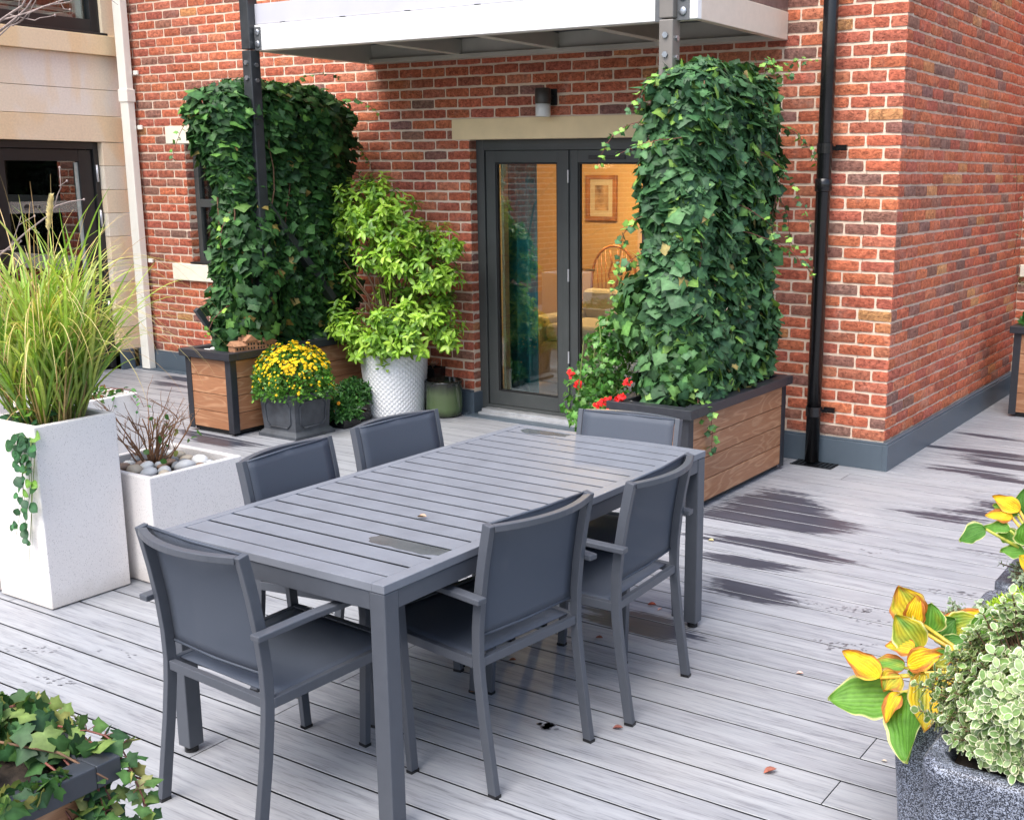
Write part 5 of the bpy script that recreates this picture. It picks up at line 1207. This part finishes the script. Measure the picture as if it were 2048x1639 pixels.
# twiggy shrubs ---------------------------------------------------------------
def twigs(name, label, loc, n, H, spread, mt, cat='shrub', leaves_n=0, group=None):
    r = empty(name, loc, 0, label, cat, group); st = MB()
    def grow(p, d, L, rad, dep):
        k = 5; pts = [p.copy()]
        for i in range(k): d = (d+Vector((random.gauss(0, .13), random.gauss(0, .13), random.gauss(.02, .08)))).normalized(); p = p+d*L/k; pts.append(p.copy())
        st.tube(pts, [rad*(1-.5*i/k) for i in range(k+1)], 5)
        if dep > 0:
            for _ in range(random.choice((1, 2, 2))): q = pts[random.randint(2, k)]; grow(q.copy(), (d+Vector((random.gauss(0, .55), random.gauss(0, .55), .15))).normalized(), L*random.uniform(.4, .7), rad*.55, dep-1)
    for k in range(n):
        a = random.random()*6.283; q = random.random(); grow(Vector((math.cos(a)*.05*q, math.sin(a)*.05*q, 0)), Vector((math.cos(a)*spread*q, math.sin(a)*spread*q, 1)).normalized(), H*random.uniform(.5, .85), random.uniform(.003, .0055), 2)
    st.build('branch', mt, r, True)
    if leaves_n:
        m = leaves_n; P = RNG.normal(0, .06, (m, 3))+[.10, .0, .16]; C = choose([(.06, .15, .03), (.2, .22, .06)], [.6, .4], m); leaves('foliage', T_oval(.42, .06, .12), P, RNG.normal(0, .5, (m, 3))+[.2, -.5, .8], RNG.normal(0, 1, (m, 3)), .032*RNG.uniform(.7, 1.3, m), C, None, None, 'leaf', r, True)
    return r
twigs('bare_shrub', 'pruned brown twiggy shrub among pebbles in the low white planter', (-2.38, -3.53, .45), 27, .34, .8, 'stem_brown', leaves_n=18)
twigs('dry_shrub', 'dry rust-brown twigs standing behind the planters by the stone building', (-5.6, -2.25, 0), 34, .42, .8, 'stem_red')
rs = empty('green_vine', (-4.05, -2.8, .46), 0, 'green and red-stemmed plant in the white planter behind the grass', 'plant')
dome('foliage', rs, 260, .2, .09, .0, TO, .05, [(.05, .14, .03), (.10, .22, .04), (.2, .1, .03)], [.5, .35, .15], inner=.6)
runners('foliage', rs, [((.1, .1, .05), (.8, .5, .5), .3, .15), ((.1, -.1, .05), (.9, -.2, .5), .32, .2), ((.05, .1, .05), (.5, .8, .5), .3, .2)], .05, [(.05, .14, .05), (.08, .2, .05)], [.6, .4], 'stem_red', T_oval(.42, .06, .12))
# bare tree ------------------------------------------------------------------
def bare_tree():
    r = empty('bare_tree', (-4.72, -3.15, .74), 0, 'bare budding tree whose pale branches reach in from the upper left edge', 'tree'); O = r.location; st = MB(); Yp = -3.2
    def b(pts, r0, r1, y=Yp): 
        q = [px(u, v, 1, y+.02*math.sin(i*2.0))-O for i, (u, v) in enumerate(pts)]; st.tube(q, [r0+(r1-r0)*i/(len(q)-1) for i in range(len(q))], 6); return q
    b([(-70, 560), (-20, 525), (18, 495), (55, 462), (95, 432), (112, 412), (140, 403), (168, 300-(-99)*1)], .006, .0022)
    b([(110, 412), (115, 390), (122, 375), (120, 352), (119, 335)], .0032, .0015); b([(118, 372), (128, 366), (134, 362)], .002, .001); b([(22, 490), (30, 470), (38, 448), (42, 432)], .003, .0015); b([(38, 450), (52, 441), (69, 432)], .0025, .0015); b([(-10, 505), (10, 500), (30, 498), (42, 482)], .003, .0018); b([(60, 458), (72, 460), (77, 466)], .002, .0012)
    b([(-60, 95), (0, 62), (30, 38), (52, 18), (70, -10)], .007, .004); b([(0, 42), (20, 28), (45, 12), (60, -20)], .007, .005); b([(-30, 62), (5, 40), (35, 32), (60, 24), (85, 14), (110, 6), (150, -8)], .005, .003); b([(25, 52), (45, 40), (55, 28), (90, 12), (140, 4), (165, -15)], .004, .002); b([(55, 38), (62, 20), (72, 0), (78, -15)], .003, .002); b([(20, 30), (45, 36), (70, 41), (80, 36), (95, 34), (110, 31)], .0032, .0015); b([(38, 35), (37, 20), (40, -10)], .003, .002)
    b([(112, 3), (122, 8), (128, 18), (140, 20)], .002, .001); b([(0, 60), (20, 50), (35, 40), (42, 30)], .004, .0022); b([(-40, 120), (-10, 80), (20, 52), (40, 45)], .005, .002)
    b([(-240, 860), (-220, 700), (-150, 600), (-70, 560)], .013, .006); b([(-220, 700), (-210, 450), (-150, 250), (-60, 95)], .012, .007); b([(-190, 350), (-140, 200), (-70, 110), (0, 42)], .009, .007); b([(-150, 250), (-90, 130), (-30, 62)], .007, .005)
    b([(212, -8), (225, 2), (236, 10)], .002, .0012)
    st.build('branch', 'twig_grey', r, True); bd = MB()
    for (u, v) in ((119, 335), (168, 399), (69, 432), (42, 482), (134, 362), (110, 31), (140, 20), (77, 466)): q = px(u, v, 1, Yp)-O; bd.ball(q, .008, .005, .007, 6, 4)
    bd.build('bud', 'twig_grey', r, True)
bare_tree()
# hostas ------------------------------------------------------------------
def hosta_leaf(V, Fc, C, p0, p1, width, nrm, green, yellow, dead, sag=.12, cup=.12):
    """blade from p0 (stalk end) to p1 (tip) with corrugation and a pale margin"""
    p0, p1 = Vector(p0), Vector(p1); d = p1-p0; L = d.length; d.normalize(); nn = Vector(nrm); x = d.cross(nn).normalized(); z = x.cross(d); nu, nv = 32, 20; base = len(V); ph = random.random()*6
    for j in range(nv+1):
        t = j/nv; w = width/2*(math.sin(math.pi*t**.72)**.82)*(1-.12*t)*(1+.05*math.sin(11*t+ph)+.03*math.sin(23*t+ph))+.001
        for i in range(nu+1):
            s = -1+2*i/nu; cor = .0030*math.cos(s*30+.6*math.sin(4*t))*(1-t*.6)*math.sin(math.pi*min(1, t+.1)); q = p0+d*(L*t)+x*(w*s)+z*(cup*width*(s*s-.3)+cor-sag*L*(t*t)+sag*L*.35*math.sin(math.pi*t)+.004*math.sin(9*t+3*s+ph)*abs(s)); V.append(q)
            m = max(abs(s), t**3*.98); k = .5+.5*math.sin(5*s+3.1*t+ph)*math.cos(4*t+ph*2); yy = min(1, max(0, yellow*1.35-.6+k*yellow*1.15)); vn = .80+.26*(.5+.5*math.cos(s*30+.6*math.sin(4*t))); c = [(green[a]*(1-yy)+(.80, .51, .015)[a]*yy)*vn for a in range(3)]
            if abs(s) > .88 or t > .96: mm = .8; pale = (.72, .70, .34) if yellow < .7 else (.80, .62, .12); c = [c[a]*(1-mm)+pale[a]*mm for a in range(3)]
            dd = max(0, min(1, (dead*1.6*(m**2)+.5*math.sin(7*s+5*t+ph)*dead+.2*math.sin(19*s+13*t)*dead-.5)*2.2)); c = [c[a]*(1-dd)+(.42, .15, .03)[a]*dd for a in range(3)]
            if i == nu//2: c = [min(1, x2*1.15+.02) for x2 in c]
            C.append(c)
    for j in range(nv):
        for i in range(nu): q = base+j*(nu+1)+i; Fc.append((q, q+1, q+nu+2, q+nu+1))
def hosta(name, label, base, specs):
    r = empty(name, base, 0, label, 'plant', 'yellowing hostas in the granite-effect pots'); st = MB(); B = Vector(base)
    for (a, b, ya, yb, wpx, nrm, yel, dead, sag) in specs:
        pa = px(*a, 1, ya)-B; pb = px(*b, 1, yb)-B; V, Fc, C = [], [], []; dist = (px(*a, 1, ya)-CAM).length
        hosta_leaf(V, Fc, C, pa, pb, wpx/F*dist, nrm, random.choice([(.10, .26, .03), (.13, .30, .045), (.07, .2, .03)]), yel, dead, sag); link('leaf', fast_mesh('leaf', V, Fc, C), 'hosta', r, True)
        m = pa*.5+Vector((0, 0, .05)); st.tube([Vector((random.gauss(0, .015), random.gauss(0, .015), 0)), m, pa], [.007, .006, .0045], 7, (.35+.3*yel, .42, .06))
    st.build('stalk', 'leaf', r, True)
hosta('hosta', 'yellow and green hosta with browning leaves spilling over the middle granite-effect pot', (1.62, -3.90, .41), [
 ((1790,1395),(1655,1395),-3.98,-4.05,105,(.15,-.55,.8),.12,.15,.05), ((1760,1355),(1685,1298),-4.00,-4.0,52,(-.1,-.6,.8),.95,.7,.1),
 ((1815,1385),(1808,1525),-4.10,-4.20,105,(-.5,-.8,.3),.22,.1,.05), ((1850,1345),(1850,1462),-4.10,-4.20,74,(.5,-.8,.2),.58,.55,.05),
 ((1835,1240),(1795,1172),-3.85,-3.85,80,(-.3,-.8,.6),.6,.8,.1), ((1858,1262),(1862,1205),-3.85,-3.84,70,(.1,-.8,.6),.3,.3,.1),
 ((1840,1300),(1790,1228),-3.9,-3.9,72,(-.2,-.7,.7),.45,.35,.1), ((1815,1330),(1880,1305),-4.0,-4.0,52,(0,-.8,.6),1,1,.15),
 ((1810,1335),(1742,1318),-3.95,-3.95,42,(-.1,-.5,.8),.35,.7,.1), ((1800,1350),(1765,1378),-3.98,-4.02,60,(-.2,-.7,.6),.55,.75,.15),
 ((1870,1280),(1910,1235),-3.8,-3.78,75,(.1,-.7,.7),.05,.1,.1), ((1895,1262),(1960,1235),-3.78,-3.75,62,(.2,-.6,.7),.4,.3,.1),
 ((1905,1240),(2008,1240),-3.7,-3.65,50,(.1,-.5,.8),1,1,.1), ((1962,1285),(1972,1212),-3.8,-3.8,52,(.2,-.95,.2),.1,.05,.02),
 ((1850,1330),(1815,1345),-3.98,-3.98,40,(0,-.5,.8),.1,.1,.1), ((1880,1240),(1960,1245),-3.7,-3.7,40,(.1,-.5,.8),.9,.9,.1),
 ((2000,1270),(2030,1225),-3.7,-3.68,46,(.2,-.8,.5),.7,.2,.1), ((1830,1300),(1770,1285),-3.92,-3.93,44,(-.1,-.5,.85),.7,.8,.15), ((1860,1330),(1905,1300),-3.95,-3.9,48,(.2,-.6,.7),.4,.5,.1), ((1845,1380),(1880,1440),-4.1,-4.18,46,(.3,-.8,.4),.9,.7,.1), ((1825,1250),(1838,1190),-3.86,-3.86,44,(.2,-.8,.5),.9,.9,.2), ((1885,1300),(1930,1275),-3.85,-3.82,50,(.1,-.6,.8),.15,.2,.1), ((1820,1360),(1870,1352),-4.0,-4.0,42,(0,-.6,.7),.5,.3,.1), ((1800,1385),(1765,1440),-4.1,-4.15,40,(-.3,-.7,.5),.8,.9,.2)])
hosta('hosta', 'second hosta with long green stalks in the farthest granite-effect pot at the right edge', (1.60, -3.08, .47), [
 ((1972,1058),(1917,1080),-3.2,-3.22,52,(.1,-.5,.85),.2,.2,.1), ((2020,1060),(1965,1050),-3.15,-3.15,36,(.1,-.5,.85),.05,.1,.15), ((2035,1080),(1995,1065),-3.12,-3.12,40,(.1,-.6,.8),.05,.05,.1),
 ((2050,1105),(2000,1100),-3.15,-3.18,40,(.1,-.5,.85),.1,.1,.1), ((2040,1022),(1985,990),-3.1,-3.1,34,(-.2,-.7,.7),.95,.6,.1), ((2025,1035),(1970,1027),-3.12,-3.14,30,(-.1,-.7,.7),.95,.8,.1), ((2035,1030),(1985,1008),-3.1,-3.1,34,(-.2,-.7,.7),.3,.3,.1),
 ((2060,1030),(2050,975),-3.05,-3.05,60,(.1,-.9,.4),.15,.1,.05), ((2060,1090),(2055,1040),-3.15,-3.15,60,(.1,-.8,.6),.1,.1,.05), ((2070,1140),(2040,1110),-3.2,-3.22,40,(.1,-.7,.6),.7,.4,.1)])
# variegated pittosporum ------------------------------------------------------
def pitto(label, c, rad, n, size, cols, rimc, name='variegated_shrub', squash=(1, 1, 1), T=TR, clusters=None, group=None):
    r = empty(name, c, 0, label, 'shrub', group); P, N, D, S, C = [], [], [], [], []; st = MB()
    k = clusters or n//7
    for _ in range(k):
        a = Vector((random.gauss(-.25, 1), random.gauss(-.25, 1), random.gauss(.3, .8))).normalized(); L = 1+.16*math.sin(4*a.x+3*a.z)+.13*math.sin(7*a.y+2); q = random.uniform(.62, 1.04)*L*(1.12 if random.random() < .12 else 1); tip = Vector((a.x*rad*squash[0]*q, a.y*rad*squash[1]*q, a.z*rad*squash[2]*q+rad*.35))
        
        if tip.z < .03: tip.z = .03+random.random()*.05
        if math.hypot(tip.x, tip.y) > rad*.9: tip.x *= .88; tip.y *= .88
        st.tube([Vector((0, 0, 0)), tip*.5+Vector((0, 0, .02)), tip], [.004, .003, .0018], 4, cap=False); ax = (a+Vector((0, 0, .35))).normalized(); s1 = ax.orthogonal().normalized(); s2 = ax.cross(s1); ph = random.random()*6; col = random.choice(cols)
        for i in range(7): t = ph+2.4*i; rd = s1*math.cos(t)+s2*math.sin(t); P.append(tip-ax*(.0045*i)); D.append(rd*.9+ax*(.95-.14*i)); N.append(ax-rd*.25); S.append(size*random.uniform(.65, 1.15)*(.75+.05*i)); f = random.uniform(.8, 1.2); C.append([x*f for x in col])
    st.build('stem', 'stem', r, True); m = len(P); leaves('foliage', T, P, N, D, S, np.array(C), jit(rimc, m, .12), np.array(C)*1.2, 'leaf', r, True); return r
VG = [(.19, .29, .11), (.15, .25, .08), (.25, .34, .15), (.12, .21, .06)]
pitto('mound of cream-edged variegated foliage filling the nearest granite-effect pot', (1.85, -4.345, .54), .245, 6000, .033, VG, (.82, .82, .62), squash=(1.0, .95, .95))
pitto('small silvery variegated sprigs at the foot of the second hosta', (1.58, -3.10, .49), .11, 700, .018, [(.20, .28, .18), (.26, .34, .22)], (.62, .66, .50), 'variegated_sprig', (1.1, 1, .5))
pitto('silvery trailing sprig over the rim of the middle granite-effect pot', (1.50, -3.60, .49), .085, 420, .018, [(.20, .28, .18), (.26, .34, .22)], (.62, .66, .50), 'variegated_sprig', (1.4, .6, .35))
o = empty('sedum_mound', (1.64, -3.42, .475), 0, 'bright lime-green feathery mound between the two hostas', 'plant')
dome('foliage', o, 2600, .15, .085, .01, T_oval(.16, .1, .1, 2), .022, [(.32, .46, .02), (.42, .56, .03), (.20, .33, .02)], [.4, .3, .3], inner=.3, low=-.1)
# near-left trailing ivy -----------------------------------------------------
r = empty('trailing_ivy', (-.1, -5.75, .585), 0, 'straggly trailing ivy with red stems over the dark-rimmed corner planter', 'ivy')
ivc = [(.030, .085, .022), (.060, .135, .030), (.12, .18, .04), (.24, .24, .08), (.018, .055, .018)]
runners('foliage', r, [((-.02, .14, .0), (.75, .55, .45), .26, .3), ((.0, .16, .0), (.75, .45, .6), .3, .35), ((.05, .15, .0), (.9, .3, .35), .34, .5), ((.12, .14, .0), (.9, .15, .25), .36, .7), ((.18, .12, .0), (.8, .2, .2), .4, .9), ((.16, .16, .0), (.8, .4, .1), .4, .8), ((.2, .15, .0), (.9, .1, .1), .34, .9),
   ((.0, .05, .0), (-.3, .8, .7), .26, .3), ((-.1, .1, 0), (-.5, .6, .6), .24, .3), ((-.15, .12, 0), (.6, .5, .5), .34, .2), ((.02, -.1, .02), (.5, -.4, .35), .3, .4), ((.05, -.05, .02), (.8, -.4, .1), .3, .6), ((-.1, -.1, .02), (.6, -.2, .5), .34, .4), ((.1, -.25, .02), (.8, -.1, .2), .26, .6), ((-.1, .0, .03), (.1, .3, .9), .25, .4), ((.2, -.05, .01), (.8, .0, .1), .3, .8), ((.22, .13, -.02), (.6, .3, -.2), .32, .5), ((.24, .1, -.05), (.5, .2, -.4), .3, .4), ((.2, .2, .02), (.9, .35, .5), .42, .5), ((.15, .2, .03), (.8, .5, .7), .4, .45), ((.1, .2, .03), (.7, .7, .3), .34, .5), ((.22, .16, .0), (1, .1, .2), .45, .8), ((.24, .18, -.03), (.8, .4, .0), .4, .9), ((-.05, .15, .04), (.5, .5, .5), .26, .3), ((-.15, .0, .04), (-.1, .2, 1), .22, .3), ((.0, -.15, .03), (.9, -.1, .4), .4, .5), ((.1, -.1, .03), (.9, -.2, .4), .34, .6), ((.24, .12, -.08), (.7, .1, -.3), .34, .5), ((.26, .16, -.1), (.6, .5, -.2), .3, .6)], .05, ivc, [.3, .25, .2, .08, .17], per=3, r=.0026)
loose_ivy(r, (-.06, -.02, .02), (.20, .21, .06), 150, .048, ivc, [.3, .25, .2, .08, .17])
loose_ivy(r, (.27, -.02, -.03), (.05, .16, .07), 60, .05, ivc, [.3, .25, .2, .08, .17])
loose_ivy(r, (.05, .17, .03), (.22, .06, .06), 110, .05, ivc, [.3, .25, .2, .08, .17])
MB().tube([(-.05, .02, -.02), (.06, .08, .035), (.2, .14, .02), (.32, .17, -.02)], [.004, .0035, .003, .002], 6).build('runner', 'stem', r, True)
# far right planter plant, wall climber, succulent ------------------------------
o = empty('green_plant', (.42, 2.35, .66), 0, 'low round-leaved green plant in the far right timber planter', 'plant'); dome('foliage', o, 420, .15, .13, .03, T_oval(.42, .06, .12), .06, [(.04, .14, .03), (.09, .24, .05), (.025, .08, .02)], [.4, .3, .3], inner=.6)
o = empty('wall_climber', (.03, 2.9, 1.2), 0, 'sparse dry climber twigs on the side brick wall near the right edge', 'climber')
runners('foliage', o, [((0, 0, 0), (.05, .1, 1), 1.5, -.02), ((0, -.1, .5), (.04, .2, 1), .9, -.02), ((.1, -.3, -.25), (.3, -.5, .5), .4, .1)], .05, [(.12, .16, .06), (.2, .2, .09), (.25, .2, .12)], [.5, .3, .2], 'stem', per=1)
o = empty('succulent', (-3.615, -.075, .33), 0, 'pinkish succulent rosette in the small black square pot', 'plant')
n = 14; leaves('foliage', T_oval(.2, .1, -.1), [(0, 0, .01)]*n, [(0, 0, 1)]*n, [(math.cos(2.4*i), math.sin(2.4*i), .5+.05*i) for i in range(n)], [.07-.002*i for i in range(n)], jit((.42, .26, .22), n), None, None, 'leaf', o, True); MB().tube([(0, 0, 0), (-.02, -.03, .06), (-.05, -.05, .11)], .003, 5).build('stem', 'terracotta', o)
# bird ornament hanging in ivy (grey twig bundle) ---------------------------------
# fallen leaves -----------------------------------------------------------------
for i, (u, v, z, L, c, a, lab) in enumerate(((1527, 1547, 0, .045, (.26, .08, .05), 50, 'red-brown fallen leaf on the open deck near the bottom edge'), (1225, 1457, 0, .036, (.20, .06, .045), 20, 'dark red fallen leaf on the boards right of the nearer chair'),
     (1295, 1210, 0, .04, (.38, .07, .03), 10, 'bright red fallen leaf on the damp boards under the table end'), (1315, 1221, 0, .025, (.55, .3, .25), 60, 'pinkish scrap of leaf beside the bright red leaf'),
     (1191, 1276, 0, .034, (.28, .08, .04), 5, 'red-brown leaf between the right-hand chair legs'), (1018, 1321, 0, .03, (.3, .09, .04), 15, 'small rust leaf under the table'), (939, 1384, 0, .035, (.34, .16, .08), 0, 'tan leaf beside a chair foot under the table'),
     (1416, 1081, 0, .034, (.62, .52, .26), 0, 'pale yellow leaf on the wet boards by the table leg'), (1592, 1347, 0, .028, (.55, .34, .3), 10, 'pale pink leaf on the right-hand boards'), (1763, 1522, 0, .018, (.6, .5, .4), 0, 'tiny cream petal near the granite-effect pot'),
     (835, 1035, .7405, .036, (.36, .24, .17), 5, 'curled tan leaf lying on the table slats'), (640, 868, 0, .04, (.1, .14, .08), 10, 'grey-green leaf on the deck in front of the lead-look planter'))):
    p = px(u, v, 2, z); aa = R(a); n1 = 1
    leaves('fallen_leaf', T_oval(.3, .35, -.12), [p+Vector((0, 0, .003))], [(0.05, -.05, 1)], [(math.cos(aa), math.sin(aa), .05)], [L], [c], [tuple(x*.8 for x in c)], [tuple(min(1, x*1.3) for x in c)], 'deadleaf', None, True); o = bpy.context.scene.collection.objects[-1]; tag(o, lab, 'leaf', 'fallen autumn leaves')

# ================================================================== LIGHT
w = bpy.data.worlds.new('World'); sc.world = w; w.use_nodes = True; nt = w.node_tree; bg = nt.nodes['Background']
sky = nt.nodes.new('ShaderNodeTexSky'); sky.sky_type = 'NISHITA'; sky.sun_disc = False
SUN_EL, SUN_AZ = R(60), R(183)      # azimuth of the sun measured clockwise from +Y
sky.sun_elevation = SUN_EL; sky.sun_rotation = SUN_AZ; sky.air_density = 1.0; sky.dust_density = 3.5; sky.ozone_density = 1.0
nt.links.new(sky.outputs[0], bg.inputs[0]); bg.inputs[1].default_value = .13
sd = bpy.data.lights.new('sun', 'SUN'); sd.energy = 1.9; sd.angle = R(55); sd.color = (1, .98, .95); so = bpy.data.objects.new('sun', sd); COL.objects.link(so)
sv = Vector((math.sin(SUN_AZ)*math.cos(SUN_EL), math.cos(SUN_AZ)*math.cos(SUN_EL), math.sin(SUN_EL))); so.rotation_euler = sv.to_track_quat('Z', 'Y').to_euler(); so.location = sv*20
vs = sc.view_settings; vs.view_transform = 'Standard'; vs.look = 'None'; vs.exposure = 1.36; vs.gamma = 1; vs.use_curve_mapping = False
cy = sc.cycles; cy.max_bounces = 8; cy.diffuse_bounces = 3; cy.glossy_bounces = 4; cy.transmission_bounces = 4; cy.transparent_max_bounces = 12; cy.caustics_reflective = False; cy.caustics_refractive = False; cy.sample_clamp_indirect = 6; cy.use_denoising = True
